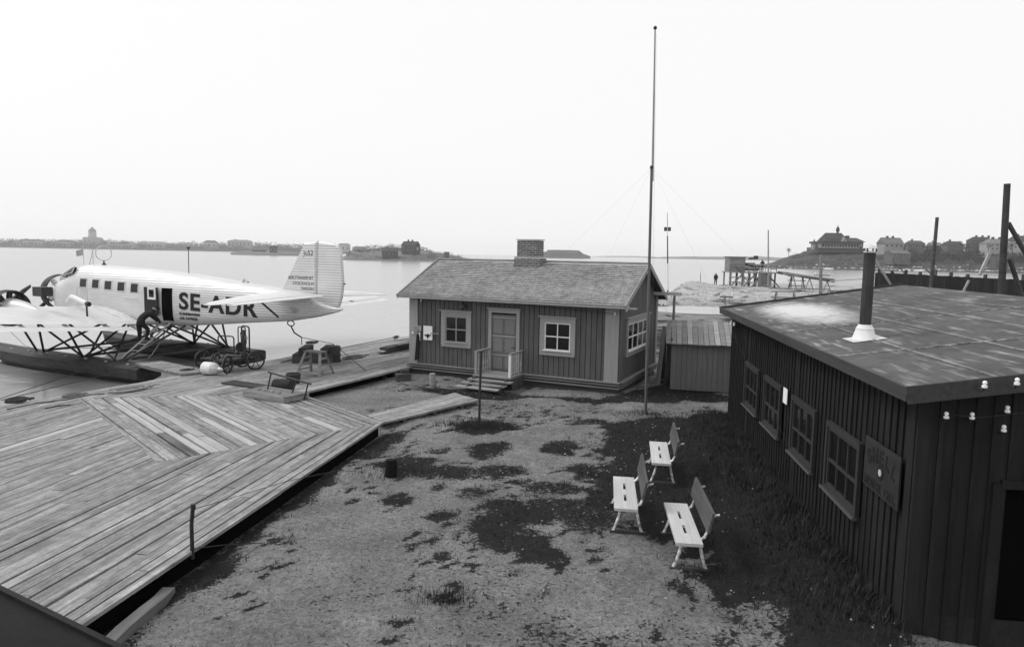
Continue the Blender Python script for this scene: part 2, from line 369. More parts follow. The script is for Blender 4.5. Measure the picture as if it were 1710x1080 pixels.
n1, r1 = tn(.7, .66, 1.25); n2, r2 = tn(9, .62, 1.35); n3, r3 = tn(45, .6, 1.4); spk, r4 = tn(17, 0, 1, .55, .66, 9)
sandv = mm('MULTIPLY', mm('MULTIPLY', mm('ADD', .23, mm('MULTIPLY', a2.outputs['Fac'], .22)), n1), mm('MULTIPLY', n2, n3))
sandv = mm('MULTIPLY', sandv, mm('SUBTRACT', 1, mm('MULTIPLY', spk, .72)))
soilv = mm('MULTIPLY', .022, mm('MULTIPLY', n2, n3))
r5 = tn(20, 0, 1, .3, .7, 5)[1]; r6 = tn(3.2, 0, 1, .3, .7, 7)[1]
edge = mm('ADD', mm('ADD', a1.outputs['Fac'], mm('MULTIPLY', mm('SUBTRACT', r2, .5), 1.7)), mm('ADD', mm('MULTIPLY', mm('SUBTRACT', r5, .5), 1.7), mm('MULTIPLY', mm('SUBTRACT', r6, .5), .9)))
er = N.new('ShaderNodeMapRange'); er.inputs[1].default_value = .36; er.inputs[2].default_value = .64; L.new(edge, er.inputs[0])
mixn = N.new('ShaderNodeMix'); mixn.data_type = 'FLOAT'; L.new(er.outputs[0], mixn.inputs[0]); L.new(sandv, mixn.inputs[2]); L.new(soilv, mixn.inputs[3]); L.new(mixn.outputs[0], b.inputs['Base Color'])
bp = N.new('ShaderNodeBump'); bp.inputs['Distance'].default_value = .03; L.new(r3, bp.inputs['Height']); bp2 = N.new('ShaderNodeBump'); bp2.inputs['Distance'].default_value = .06; L.new(r2, bp2.inputs['Height']); L.new(bp.outputs[0], bp2.inputs['Normal']); L.new(bp2.outputs[0], b.inputs['Normal'])
me.materials.append(g); tag(link('ground', me), kind='structure')
_gi = lambda a, v: int(np.clip(np.searchsorted(a, v) - 1, 0, len(a) - 2))
def gz(x, y): return float(Z[_gi(gy, y), _gi(gx, x)])
# ---- grass blades on the soil patches, and pebbles
def inbarn(x, y):
    d = Vector((x, y, 0)) - BO; return d.dot(BYv) > -.02 and -.6 < d.dot(BX) < 11.4
mb = MB(); rg = random.Random(5); n = 0
for _ in range(60000):
    x = rg.uniform(-7, 7.5); y = rg.uniform(7, 25)
    i, j = _gi(gy, y), _gi(gx, x)
    if dk[i, j] < .55 or inbarn(x, y) or rg.random() > .75: continue
    lx, ly = Vector((x, y, 0)) - Vector((-3.79, 25.54, 0)), 0
    if lx.dot(azv(25.3)) > -.05 and -.1 < lx.dot(azv(115.3)) < 8.1: continue
    if de[i, j] < -.02 and y < 17.5: continue
    z = float(Z[i, j]); nb = rg.uniform(0, 1) > .9
    for _b in range(2):
        a = rg.uniform(0, 6.28); h = rg.uniform(.02, .07) * (2.2 if bank[i, j] > .4 else 1); r_ = rg.uniform(.006, .012); ln = rg.uniform(.01, .05)
        px_, py_ = x + rg.uniform(-.04, .04), y + rg.uniform(-.04, .04)
        mb.add([(px_ - r_ * math.cos(a), py_ - r_ * math.sin(a), z - .02), (px_ + r_ * math.cos(a), py_ + r_ * math.sin(a), z - .02), (px_ + ln * math.sin(a), py_ - ln * math.cos(a), z + h)], [(0, 1, 2)]); n += 1
for _ in range(16000):                                  # longer matted grass on the bank along the barn and round the posts
    l_ = rg.uniform(-.5, 11); d2 = abs(rg.gauss(.1, .75)) + .05; q_ = BO + BX * l_ - BYv * d2
    if rg.random() < float(fbm(np.array(q_.x * 1.3), np.array(q_.y * 1.3))) * 1.2 - .12: continue
    z = gz(q_.x, q_.y); h = rg.uniform(.05, .17); a = rg.uniform(0, 6.28); ln = h * rg.uniform(.2, 1.1); r_ = rg.uniform(.006, .011)
    mb.add([(q_.x - r_ * math.cos(a), q_.y - r_ * math.sin(a), z - .02), (q_.x + r_ * math.cos(a), q_.y + r_ * math.sin(a), z - .02), (q_.x + ln * math.sin(a), q_.y - ln * math.cos(a), z + h)], [(0, 1, 2)])
for c_, n_, sp_ in ((P(800, 711), 900, .5), (P(1078, 693), 300, .35), (P(652, 790), 300, .5), (P(742, 1000), 250, .22)):
    for _ in range(n_):
        x, y = rg.gauss(c_.x, sp_), rg.gauss(c_.y, sp_ * .6); z = gz(x, y); h = rg.uniform(.05, .16); a = rg.uniform(0, 6.28); ln = h * rg.uniform(.1, .7)
        mb.add([(x - .007 * math.cos(a), y - .007 * math.sin(a), z - .02), (x + .007 * math.cos(a), y + .007 * math.sin(a), z - .02), (x + ln * math.sin(a), y - ln * math.cos(a), z + h)], [(0, 1, 2)])
gme = bpy.data.meshes.new('grass'); gme.from_pydata(mb.v, [], mb.f); gme.materials.append(gm('grass_blades', .036, .9, noise=[((3, 3, 3), .45)]))
tag(link('grass', gme), 'short dark grass and weeds over the soil patches of the yard', 'grass', kind='stuff')
mb = MB()
for _ in range(1500):
    x = rg.uniform(-6.5, 6.2); y = rg.uniform(6.5, 24)
    if inbarn(x, y) or (de[_gi(gy, y), _gi(gx, x)] < .05 and y < 19): continue
    r_ = rg.uniform(.008, .028); z = gz(x, y)
    mb.add([(x + r_ * rg.uniform(.6, 1.2) * c, y + r_ * rg.uniform(.6, 1.2) * s_, z + hh) for c, s_, hh in ((1, 0, 0), (0, 1, 0), (-1, 0, 0), (0, -1, 0), (.2, .1, r_ * .8))], [(0, 1, 4), (1, 2, 4), (2, 3, 4), (3, 0, 4)])
pme = bpy.data.meshes.new('pebbles'); pme.from_pydata(mb.v, [], mb.f); pme.materials.append(gm('pebbles', .3, .85, noise=[((2, 2, 2), .6)]))
tag(link('pebbles', pme), 'scattered pebbles and litter on the sandy yard', 'pebbles', kind='stuff')
mb = MB()
for _ in range(3200):                                     # rubble on the far spit
    x = rg.uniform(12, 70); y = rg.uniform(62, 113); r_ = rg.uniform(.04, .2); z = gz(x, y)
    if z < WATER_Z: continue
    mb.add([(x + r_ * rg.uniform(.6, 1.2) * c, y + r_ * rg.uniform(.6, 1.2) * s_, z + hh) for c, s_, hh in ((1, 0, -.05), (0, 1, -.05), (-1, 0, -.05), (0, -1, -.05), (.2, .1, r_ * .8))], [(0, 1, 4), (1, 2, 4), (2, 3, 4), (3, 0, 4)])
pme = bpy.data.meshes.new('rubble'); pme.from_pydata(mb.v, [], mb.f); pme.materials.append(gm('rubble', .35, .9, noise=[((.4, .4, .4), .7)]))
tag(link('rubble', pme), 'pale stone rubble strewn over the sandy spit', 'rubble', kind='stuff')
# rain puddle on the spit behind the shed
tag(MB().prism([(4.6 * math.cos(k * .35), 4.6 * math.sin(k * .35)) for k in range(18)], -.3, 0).build('puddle', wm, None, False, (PC.x, PC.y, .13)), 'bright rain puddle on the ground behind the small shed', 'puddle', kind='structure')
# ---- deck of planks
DA, DB, DC, DM, DN = [Vector(v) for v in ((-4.76, 7.38, 0), (-3.17, 16.84, 0), (-6.27, 20.13, 0), (-6.99, 13.31, 0), (-12.09, 18.92, 0))]
du = (DB - DA).normalized(); E0 = DB - du * ((DB.y - 4.6) / du.y); M0 = DM - du * ((DM.y - 4.6) / du.y)
deck = thing('deck', None, None); tag(deck, 'weathered grey plank deck with planks laid in a herringbone', None, kind='structure')
az1 = math.degrees(math.atan2(du.x, du.y)); az2 = -43.0
N1 = wh(18.6, .0); W0 = wh(4.6, 0)
plank_field(deck, [(E0.x, E0.y), (DB.x, DB.y), (DM.x, DM.y), (M0.x, M0.y)], az1, .19, .026, DECK_Z, .05, M_deck, 1, (3.5, 6.5))
plank_field(deck, [(M0.x, M0.y), (DM.x, DM.y), (DN.x, DN.y), (N1.x, N1.y), (W0.x, W0.y)], az1 - .6, .19, .018, DECK_Z, .05, M_deck, 2, (3.0, 6.0), pick=lambda r, k, u_, v_: M_deckl if r.random() < .07 else None)
def pickd(r, k, u_, v_):
    if 4 <= k <= 24:
        if k == 4 and u_ < 17.2: return M_deckd
        if k in (5, 7, 12, 13) or r.random() < .16: return M_deckl
    return None
plank_field(deck, [(DM.x, DM.y), (DB.x, DB.y), (DC.x, DC.y), (DN.x, DN.y)], az2, .2, .03, DECK_Z, .05, M_deck, 3, (2.4, 4.2), pick=pickd)
I0, I1 = DC + WN * .0, Vector((-1.2, 34.6, 0))
I1 = DC + WU * ((35 - DC.y) / WU.y)
wend = wh(35.5, 0)
wharf = thing('wharf', None, None); tag(wharf, 'plank wharf along the water below the floatplane tail', None, kind='structure')
plank_field(wharf, [(N1.x, N1.y), (DN.x, DN.y), (DC.x, DC.y), (I1.x, I1.y), (wend.x, wend.y)], math.degrees(math.atan2(WU.x, WU.y)), .21, .012, DECK_Z, .06, M_deck, 4, (3.5, 6), pick=lambda r, k, u_, v_: M_deckl if r.random() < .06 else None)
def bm_(parent, a, c, wd, h, mat=M_darkwood, name='beam'):
    a = Vector(a); c = Vector(c); d = c - a; return piece(name, parent, (a + c) / 2, (round(d.length, 2), wd, h), mat, (0, -math.asin(d.z / d.length), math.atan2(d.y, d.x)))
bm_(deck, (E0.x - .09, E0.y, .08), (DB.x - .14, DB.y - .15, .08), .1, .22, M_black)  # black strip set back under the planks, painted as the edge's shadow
bm_(deck, (DB.x - .3, DB.y - .1, .1), (DC.x - .25, DC.y - .1, .1), .1, .22, M_black)  # same painted shadow strip under the deck's back edge
bm_(wharf, (DC.x - .25, DC.y + .1, .11), (I1.x - .25, I1.y, .11), .1, .2, M_black)  # black strip in place of the shadow below the wharf's inland edge
bm_(wharf, wh(5, .12) + Vector((0, 0, .07)), wh(35.4, .12) + Vector((0, 0, .07)), .16, .28)
for k in range(9):
    p = wh(8 + k * 3.2, .3); MB().tube([(0, 0, -2.6), (0, 0, .2)], .13, 10).build('pile', M_darkwood, wharf, True, p)
for k in range(8):
    a = E0.lerp(DB, .15 + k * .11); MB().tube([(0, 0, -.4), (0, 0, .2)], .08, 8).build('pile', M_darkwood, deck, True, a + Vector((-.5, 0, 0)))
bwk = thing('boardwalk', None, None); tag(bwk, 'narrow boardwalk of four planks from deck to cabin steps', None, kind='structure')
q = [P(612, 693, .12), P(640, 706, .12), P(800, 668, .12), P(760, 656, .12)]
ang = math.degrees(math.atan2((q[2] - q[1]).x, (q[2] - q[1]).y))
plank_field(bwk, [(p.x, p.y) for p in q], ang, .2, .02, .13, .05, M_deck, 9, (9, 10))
for t_ in (.2, .5, .8):
    a = q[0].lerp(q[3], t_); c = q[1].lerp(q[2], t_); bm_(bwk, (a.x, a.y, .03), (c.x, c.y, .03), .1, .1)
# ================================================================== CABIN
CO = Vector((-3.79, 25.54, 0)); CRZ = R(90 - 115.3)
cabin = thing('cabin', 'small grey board-clad cabin with shingle roof and brick chimney beside the wharf', 'cabin', CO, CRZ)
CL, CD_ = 8.03, 4.95; ZB, ZT = .38, 3.06
rg = random.Random(21)
def wall_boards(parent, o, ux, length, z0, ztop, openings, width, gap, th, mat, out, name='board', batten=None):
    """vertical boards along a wall; o start, ux direction in parent's frame, out outward normal; openings (a0,a1,zlo,zhi)"""
    a = 0.0; rz = math.atan2(ux[1], ux[0])
    while a < length - .03:
        wd = min(width, length - a); c = a + wd / 2; segs = [(z0, ztop(c))]
        for (p, q_, lo, hi) in openings:
            if c > p and c < q_:
                ns = []
                for (s0, s1) in segs:
                    if lo > s0: ns.append((s0, min(lo, s1)))
                    if hi < s1: ns.append((max(hi, s0), s1))
                segs = ns
        for s0, s1 in segs:
            if s1 - s0 < .03: continue
            jit = rg.uniform(-.003, .003)
            pos = Vector((o[0] + ux[0] * c + out[0] * (th / 2 + jit), o[1] + ux[1] * c + out[1] * (th / 2 + jit), (s0 + s1) / 2))
            piece(name, parent, pos, (round(s1 - s0, 2), round(wd - gap, 3), th), mat, Matrix(((0, ux[0], out[0]), (0, ux[1], out[1]), (1, 0, 0))).to_euler())
            if batten and a > 0.05:
                pb = Vector((o[0] + ux[0] * a + out[0] * (th + batten[1] / 2), o[1] + ux[1] * a + out[1] * (th + batten[1] / 2), (s0 + s1) / 2))
                if not any(p < a < q_ and not (s1 <= lo or s0 >= hi) for (p, q_, lo, hi) in openings):
                    piece('batten', parent, pb, (round(s1 - s0, 2), batten[0], batten[1]), mat, Matrix(((0, ux[0], out[0]), (0, ux[1], out[1]), (1, 0, 0))).to_euler())
        a += width
# solid core just behind the boards, open at the windows so that the glass stands in a recess
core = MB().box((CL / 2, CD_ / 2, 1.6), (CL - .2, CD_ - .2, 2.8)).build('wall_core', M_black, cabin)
RY, RZ_ = CD_ / 2, 4.16                                   # ridge
gtop = lambda a: ZT + (RZ_ - ZT) * (1 - abs(a - RY) / RY) - .03
W1 = (1.36, 2.60, 1.13, 2.42); W2 = (5.26, 6.54, 1.13, 2.42); DO = (3.31, 4.51, .38, 2.57); WS = (.75, 3.72, 1.15, 2.43)
front = MB().box((CL / 2, .03, .22), (CL, .04, .3)).build('front_wall', M_cabin, cabin)
wall_boards(front, (.35, 0.04), (1, 0), 7.25, ZB, lambda a: ZT, [(W1[0] - .35, W1[1] - .35, W1[2], W1[3]), (W2[0] - .35, W2[1] - .35, W2[2], W2[3]), (DO[0] - .35, DO[1] - .35, DO[2], DO[3])], .187, .022, .04, M_cabin, (0, -1))
side = MB().box((CL - .03, CD_ / 2, .22), (.04, CD_ - .1, .3)).build('gable_wall', M_cabin, cabin)
wall_boards(side, (CL - .04, .1), (0, 1), CD_ - .2, ZB, lambda a: gtop(a + .1), [(WS[0] - .1, WS[1] - .1, WS[2], WS[3])], .165, .015, .04, M_cabin, (1, 0))
lside = MB().box((.03, CD_ / 2, .22), (.04, CD_ - .1, .3)).build('gable_wall', M_cabin, cabin)
wall_boards(lside, (.04, .1), (0, 1), CD_ - .2, ZB, lambda a: gtop(a + .1), [], .165, .015, .04, M_cabin, (-1, 0))
for yy in (.06, CD_ - .06):   # gable infill behind boards
    pass
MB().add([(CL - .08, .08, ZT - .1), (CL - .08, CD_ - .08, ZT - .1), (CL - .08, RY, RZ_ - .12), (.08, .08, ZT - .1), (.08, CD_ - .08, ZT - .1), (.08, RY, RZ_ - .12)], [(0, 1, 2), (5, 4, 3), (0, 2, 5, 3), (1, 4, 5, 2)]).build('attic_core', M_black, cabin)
# corner boards
piece('corner_board', cabin, (7.80, -.035, 1.72), (2.66, .46, .05), M_trim, (R(90), R(-90), 0))
piece('corner_board', cabin, (.175, -.035, 1.72), (2.66, .36, .05), M_trim, (R(90), R(-90), 0))
piece('corner_board', cabin, (CL + .028, .1, 1.72), (2.66, .22, .04), M_cabin, (R(90), R(-90), R(90)))
piece('corner_board', cabin, (CL + .03, CD_ - .1, 1.72), (2.66, .22, .045), M_trim, (R(90), R(-90), R(90)))
# stepped plinth mouldings
for (off, zc, h) in ((.09, .415, .035), (.065, .33, .05), (.045, .225, .05)):
    piece('plinth_board', cabin, (CL / 2, -off, zc), (CL + .1 + off, .06 + off, h), M_trimd)
    piece('plinth_board', cabin, (CL + off, CD_ / 2, zc - .002), (CD_ - .05, .06 + off, h), M_trimd, (0, 0, R(90)))
MB().box((CL / 2, CD_ / 2, .13), (CL - .02, CD_ - .02, .5)).build('foundation', M_darkwood, cabin)
# windows
def sash_window(parent, name, o, ux, out, a0, a1, z0, z1, fw, panes, mat=M_trim, sash=M_white, cap=True, deep=.03, curtain=False):
    rz = math.atan2(ux[1], ux[0])
    pt = lambda a, z, d: Vector((o[0] + ux[0] * a + out[0] * d, o[1] + ux[1] * a + out[1] * d, z))
    f = thing(name, None, None); f.parent = parent; f.location = (0, 0, 0)
    wi = link(name, None, parent); bpy.data.objects.remove(f)
    lay = lambda nm, a, z, d, dx, dz, dd, mt: piece(nm, wi, pt(a, z, d), (dx, dd, dz), mt, (0, 0, rz))
    ac, zc, ww, hh = (a0 + a1) / 2, (z0 + z1) / 2, a1 - a0, z1 - z0
    lay('frame', a0 + fw / 2, zc, .03, fw, hh, .06, mat); lay('frame', a1 - fw / 2, zc, .03, fw, hh, .06, mat)
    lay('frame', ac, z1 - fw / 2, .028, ww - 2 * fw, fw, .06, mat); lay('frame', ac, z0 + fw / 2, .028, ww - 2 * fw, fw, .06, mat)
    if cap: lay('drip_cap', ac, z1 + .025, .05, ww + .1, .045, .12, mat); lay('sill', ac, z0 + fw + .0, .075, ww - 2 * fw + .06, .035, .05, sash)
    ia0, ia1, iz0, iz1 = a0 + fw, a1 - fw, z0 + fw, z1 - fw; iw, ih = ia1 - ia0, iz1 - iz0
    nx_, nz2, tr = panes; bar = .045
    for k in range(nx_):
        for j in range(nz2):
            zs = [iz0, iz0 + ih * tr, iz1] if nz2 == 2 else [iz0, iz1]
            pz0, pz1 = zs[j], zs[j + 1]; px0, px1 = ia0 + iw * k / nx_, ia0 + iw * (k + 1) / nx_
            lay('pane', (px0 + px1) / 2, (pz0 + pz1) / 2, deep - .03, px1 - px0 - .012, pz1 - pz0 - .012, .008, M_glass)
    lay('sash_bar', ia0 + bar / 2, zc, deep - .012, bar, ih, .035, sash); lay('sash_bar', ia1 - bar / 2, zc, deep - .012, bar, ih, .035, sash)
    lay('sash_bar', ac, iz0 + bar / 2, deep - .01, iw - 2 * bar, bar, .033, sash); lay('sash_bar', ac, iz1 - bar / 2, deep - .01, iw - 2 * bar, bar, .033, sash)
    for k in range(1, nx_): lay('sash_bar', ia0 + iw * k / nx_, zc, deep - .014, .035, ih - 2 * bar, .03, sash)
    if nz2 == 2: lay('sash_bar', ac, iz0 + ih * tr, deep - .008, iw - 2 * bar, .04, .028, sash)
    return wi
sash_window(front, 'window', (0, -.0), (1, 0), (0, -1), *W1, .17, (2, 2, .5), sash=M_trim)
sash_window(front, 'window', (0, -.0), (1, 0), (0, -1), *W2, .17, (2, 2, .5))
sash_window(side, 'window', (CL, 0), (0, 1), (1, 0), *WS, .17, (4, 2, .5))
# pale curtains behind the panes of the gable window
for k in range(4): piece('curtain', side, (CL - .07, 1.05 + k * .63, 2.05), (.02, .26, .5), M_paper)
# door
dr = MB().box((3.91, -.0, 1.43), (.98, .05, 1.96)).build('door', gm('door_paint', .15, .55, noise=[((1, 1, 9), .12)]), cabin)
for zc, h in ((.72, .42), (1.35, .5), (2.0, .5)):
    for xc in (3.68, 4.14):
        piece('door_panel', dr, (xc, -.03, zc), (.36, .025, h), gm('door_panel_paint', .19, .5))
    piece('rail', dr, (3.91, -.034, zc + h / 2 + .06), (.9, .02, .05), M_trim)
MB().tube([(4.32, -.05, 1.3), (4.32, -.1, 1.3), (4.22, -.1, 1.3)], .014, 8).build('handle', M_iron, dr)
for xc in (3.37, 4.455): piece('door_frame', cabin, (xc, -.045, 1.45), (2.06, .12, .07), M_trim, (R(90), R(-90), 0))
piece('door_frame', cabin, (3.91, -.045, 2.54), (1.21, .07, .13), M_trim); piece('door_frame', cabin, (3.91, -.06, 2.63), (1.3, .12, .04), M_trim)
# steps, landing and railings
piece('landing', cabin, (4.0, -.62, .40), (1.45, 1.0, .06), M_oldwood)
piece('landing_skirt', cabin, (4.71, -.55, .16), (.05, .85, .4), M_darkwood)
for k, (yy, zz, x0) in enumerate(((-1.27, .30, 3.25), (-1.47, .2, 3.12), (-1.68, .10, 2.98))):
    piece('step', cabin, (x0 + .78, yy, zz), (1.62, .27, .045), (M_oldwood, M_deck, M_deckl)[k])
for xs in (3.4, 4.6): MB().beam((xs, -1.15, .33), (xs, -1.78, .03), .05, .16).build('stringer', M_darkwood, cabin)
for xs in (3.36, 4.64):
    rl = MB().box((xs, -.55, 1.21), (.07, 1.08, .05)).build('railing', M_trim, cabin)
    piece('railing_post', rl, (xs, -1.04, .8), (.08, .08, .78), M_white if xs > 4 else M_trim)
    piece('railing_rail', rl, (xs, -.55, .5), (.05, .92, .05), M_trim)
    for k in range(5):
        MB().lathe([(.02, .52), (.035, .58), (.018, .64), (.04, .75), (.02, .88), (.018, 1.19)], 8, (xs, -.16 - k * .17, 0)).build('baluster', M_trim, rl, True)
# roof: decking, shingles, barge boards, eaves
OV = .34; ex0, ex1 = -.30, CL + .28; e_y = -.36
slope = (RZ_ - ZT) / RY; ez = RZ_ - slope * (RY - e_y)
roof = MB().add([(ex0, e_y, ez + .05), (ex1, e_y, ez + .05), (ex1, RY, RZ_ + .05), (ex0, RY, RZ_ + .05), (ex0, CD_ - e_y, ez + .05), (ex1, CD_ - e_y, ez + .05),
    (ex0, e_y, ez), (ex1, e_y, ez), (ex1, RY, RZ_), (ex0, RY, RZ_), (ex0, CD_ - e_y, ez), (ex1, CD_ - e_y, ez)],
    [(0, 1, 2, 3), (3, 2, 5, 4), (7, 6, 9, 8), (8, 9, 10, 11), (0, 6, 7, 1), (4, 5, 11, 10), (0, 3, 9, 6), (3, 4, 10, 9), (1, 7, 8, 2), (2, 8, 11, 5)]).build('roof', M_darkwood, cabin)
mb = MB(); sl = math.hypot(1, slope); rows = 21; n_s = (RY - e_y) * sl / rows
for sgn in (0, 1):
    for r_ in range(rows):
        d0 = r_ * n_s - .03; x = ex0 + rg.uniform(-.1, 0)
        while x < ex1:
            wd = rg.uniform(.08, .17); xa, xb = max(x, ex0), min(x + wd - .006, ex1); x += wd
            if xb - xa < .02: continue
            d1 = d0 - rg.uniform(0, .018); l = n_s * 1.25; h0 = .05 + .028 + rg.uniform(0, .008)
            pp = []
            for d, hh in ((d1, h0), (d1 + l, .056), (d1, h0 - .014)):
                yy = e_y + d / sl; zz = ez + d / sl * slope
                yy -= slope / sl * hh * 1; zz += hh / sl
                if sgn: yy = CD_ - yy
                pp.append((yy, zz))
            mb.add([(xa, *pp[0]), (xb, *pp[0]), (xb, *pp[1]), (xa, *pp[1]), (xa, *pp[2]), (xb, *pp[2])], [(0, 1, 2, 3), (4, 5, 1, 0)])
sh = mb.build('shingles', M_shingle, cabin); sh['kind'] = 'stuff'
MB().tube([(ex0 - .02, RY, RZ_ + .11), (ex1 + .02, RY, RZ_ + .11)], .04, 6).build('ridge_cap', M_oldwood, cabin)
for xe, nm in ((ex1 + .02, 'barge_board'), (ex0 - .02, 'barge_board')):
    for sg in (0, 1):
        y0 = e_y - .05 if not sg else CD_ - e_y + .05
        MB().beam((xe, y0, ez - .0), (xe, RY, RZ_ + .055), .035, .16, up=(0, 0, 1)).build(nm, M_trim, cabin)
piece('eave_board', cabin, ((ex0 + ex1) / 2 + .05, e_y - .03, ez + .01), (ex1 - ex0 + .16, .035, .11), M_trim)
piece('eave_board', cabin, ((ex0 + ex1) / 2, CD_ - e_y + .03, ez + .01), (ex1 - ex0, .035, .11), M_trim)
piece('eave_soffit', cabin, (CL / 2, -.17, ez + .085), (CL + .4, .34, .02), M_cabin)
piece('eave_return', cabin, (CL + .35, -.3, ez - .03), (.55, .2, .04), M_trim)
# chimney of bricks
cx, cy = 3.78, RY - .1
ch = MB().box((cx, cy, 4.18), (1.04, .60, .5)).box((cx, cy, 4.7), (.84, .52, .66)).build('chimney', M_mortar, cabin)
bw_, bh, bt = .235, .060, .11
def course(z, wx, wy, off):
    for (ax, sgn) in (('x', -1), ('x', 1), ('y', -1), ('y', 1)):
        ln = wx if ax == 'x' else wy - bt * 2; a = -ln / 2 + (0 if not off else -bw_ / 2); 
        while a < ln / 2 - .02:
            s0, s1 = max(a, -ln / 2), min(a + bw_, ln / 2); a += bw_ + .02
            if s1 - s0 < .04: continue
            l = round(s1 - s0, 2); c = (s0 + s1) / 2; j = rg.uniform(-.004, .004)
            if ax == 'x': piece('brick', ch, (cx + c, cy + sgn * (wy / 2 - bt / 2 + j), z), (l, bt, bh), M_brick)
            else: piece('brick', ch, (cx + sgn * (wx / 2 - bt / 2 + j), cy + c, z), (l, bt, bh), M_brick, (0, 0, R(90)))
for k in range(7): course(3.86 + k * .078, 1.06, .62, k % 2)
for k in range(8): course(4.43 + k * .078, .86, .54, k % 2)
MB().box((cx, cy, 4.405), (1.0, .6, .03)).box((cx, cy, 5.06), (.92, .6, .04)).build('chimney_cap', M_mortar, cabin)
MB().beam((cx + .55, cy - .35, 3.93), (cx + .62, cy + .1, 4.22), .1, .05).build('flashing', M_trim, cabin)
# notices, lamp and small fittings
def board_part(name, a0, a1, z0, z1, mat, d=.075): return piece(name, cabin, ((a0 + a1) / 2, -d, (z0 + z1) / 2), (a1 - a0, .02, z1 - z0), mat)
em = board_part('notice_board', .63, 1.01, 1.32, 1.84, M_paper); em['label'] = 'white notice board with a dark winged emblem'
e = MB().prism([(0, -.10), (.03, -.03), (.06, 0), (.15, .045), (.12, .075), (.05, .06), (.025, .1), (-.025, .1), (-.05, .06), (-.12, .075), (-.15, .045), (-.06, 0), (-.03, -.03)], 0, .006, lambda x, y, z: (x, -.0115 - z, -.13 + y)); e.build('emblem', M_letter, em)
pl = board_part('name_plate', .14, .53, 1.63, 1.82, M_paperg)
for k in range(3): piece('text_line', pl, (-.005, -.0115, .04 - k * .045), (.28 - .05 * (k % 2), .003, .014), M_letter)
board_part('thermometer', .43, .49, 1.28, 1.58, M_paper, .085)
piece('rod', cabin, (1.12, -.1, 1.58), (.36, .03, .03), M_trim); piece('porcelain_knob', cabin, (.17, -.08, 1.55), (.07, .05, .07), M_porc)
MB().prism([(0, 0), (.12, .05), (.2, .85), (.16, 1.0), (.08, 1.0)], 0, .05, lambda x, y, z: (.28 + x, -.08 - z, .52 + y)).build('hanging_coat', M_cloth, cabin)
lp_ = MB().tube([(2.35, -.05, 2.84), (2.35, -.22, 2.86), (2.35, -.22, 2.78)], .015, 8).build('wall_lamp', M_iron, cabin)
MB().lathe([(.13, 2.6), (.11, 2.7), (.05, 2.76), (.02, 2.8)], 12, (2.35, -.22, 0)).build('lamp_shade', M_iron, lp_, True)
MB().lathe([(.001, 2.5), (.05, 2.54), (.05, 2.6), (.02, 2.64)], 10, (2.35, -.22, 0)).build('bulb', M_glass, lp_, True)
for (xx, zz) in ((.55, 2.72), (2.45, 2.84), (7.9, 2.62), (.12, 2.98)):
    MB().lathe([(.02, 0), (.035, .02), (.02, .045), (.035, .06), (.02, .09)], 10, (xx, -.12, zz)).build('insulator', M_porc, cabin, True)
for (yy, zz) in ((.28, 2.72), (.42, 2.75)): MB().lathe([(.02, 0), (.035, .02), (.02, .045), (.035, .06), (.02, .09)], 10, (CL + .12, yy, zz)).build('insulator', M_porc, cabin, True)
MB().tube([(.12, -.12, 3.0), (.55, -.12, 2.78), (2.45, -.12, 2.9), (7.9, -.12, 2.66), (CL + .12, .28, 2.78)], .006, 5).build('wire', M_iron, cabin)
# ---- post with a crossbar at the cabin's back corner, and leaning planks
cp = CO + azv(115.3) * 8.75 + azv(25.3) * 4.7
cpo = thing('crossbar_post', 'thin post carrying a horizontal plank against the cabin back corner', 'post', cp)
MB().tube([(0, 0, -.1), (0, 0, 3.1)], .05, 8).build('post', M_oldwood, cpo); piece('crossbar', cpo, (-.35, -.1, 3.14), (1.15, .14, .12), M_deckl, (0, 0, CRZ + R(4)))
for k, (dx, dy, ln, mt) in enumerate(((8.75, 2.9, 2.1, M_oldwood), (9.0, 3.05, 1.9, M_darkwood))):
    p = CO + azv(115.3) * dx + azv(25.3) * dy
    o = piece('leaning_plank', None, p + Vector((0, 0, ln / 2 - .04)), (ln, .22, .05), mt, (0, R(-84), R(20 + 12 * k)))
    tag(o, ('pale wide plank leaning upright between cabin and shed', 'dark wide plank leaning upright next to the pale one by the shed')[k], 'plank')
# dark board fence behind, between cabin and shed
fb = thing('board_fence', 'low dark board fence between the cabin and the small shed', 'fence', CO + azv(115.3) * 8.5 + azv(25.3) * 3.9, CRZ)
for k in range(11): piece('board', fb, (.1 + k * .21, 0, .85), (1.7, .19, .03), M_darkwood, (R(90), R(-90), 0))
for k in (0, 1): piece('rail', fb, (1.2, .05, .5 + k * .8), (2.3, .04, .09), M_darkwood)
# ---- small shed
s0, s1 = P(1119, 650), P(1222, 656); su = (s1 - s0); srz = math.atan2(su.y, su.x)
shed = thing('shed', 'small low plank shed with a weathered lean-to roof beside the barn', 'shed', s0, srz)
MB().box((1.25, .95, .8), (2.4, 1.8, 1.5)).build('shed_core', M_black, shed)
for k in range(15):
    piece('board', shed, (.085 + k * .17, -.0, .8), (1.58, .162, .03), gm('shed_wood', .15, .85, rnd=.12, noise=[(GR, .2)]), (R(90), R(-90), 0))
for k in range(11): piece('board', shed, (0, .1 + k * .17, .9), (1.75, .162, .03), gm('shed_wood', .15), (R(90), R(-90), R(90)))
for k in range(16):
    MB().beam((-.12 + k * .18, -.2, 1.60 + rg.uniform(-.012, .012)), (-.12 + k * .18 + .02, 2.0, 2.2 + rg.uniform(-.012, .012)), .165, .03).build('roof_plank', gm('shed_roof', .24, .85, rnd=.3, noise=[((1, 20, 20), .3)]), shed)
# ================================================================== BARN
barn = thing('barn', 'long dark boarded barn with felted low roof beside the benches', 'barn', BO, R(90 - 7.2))
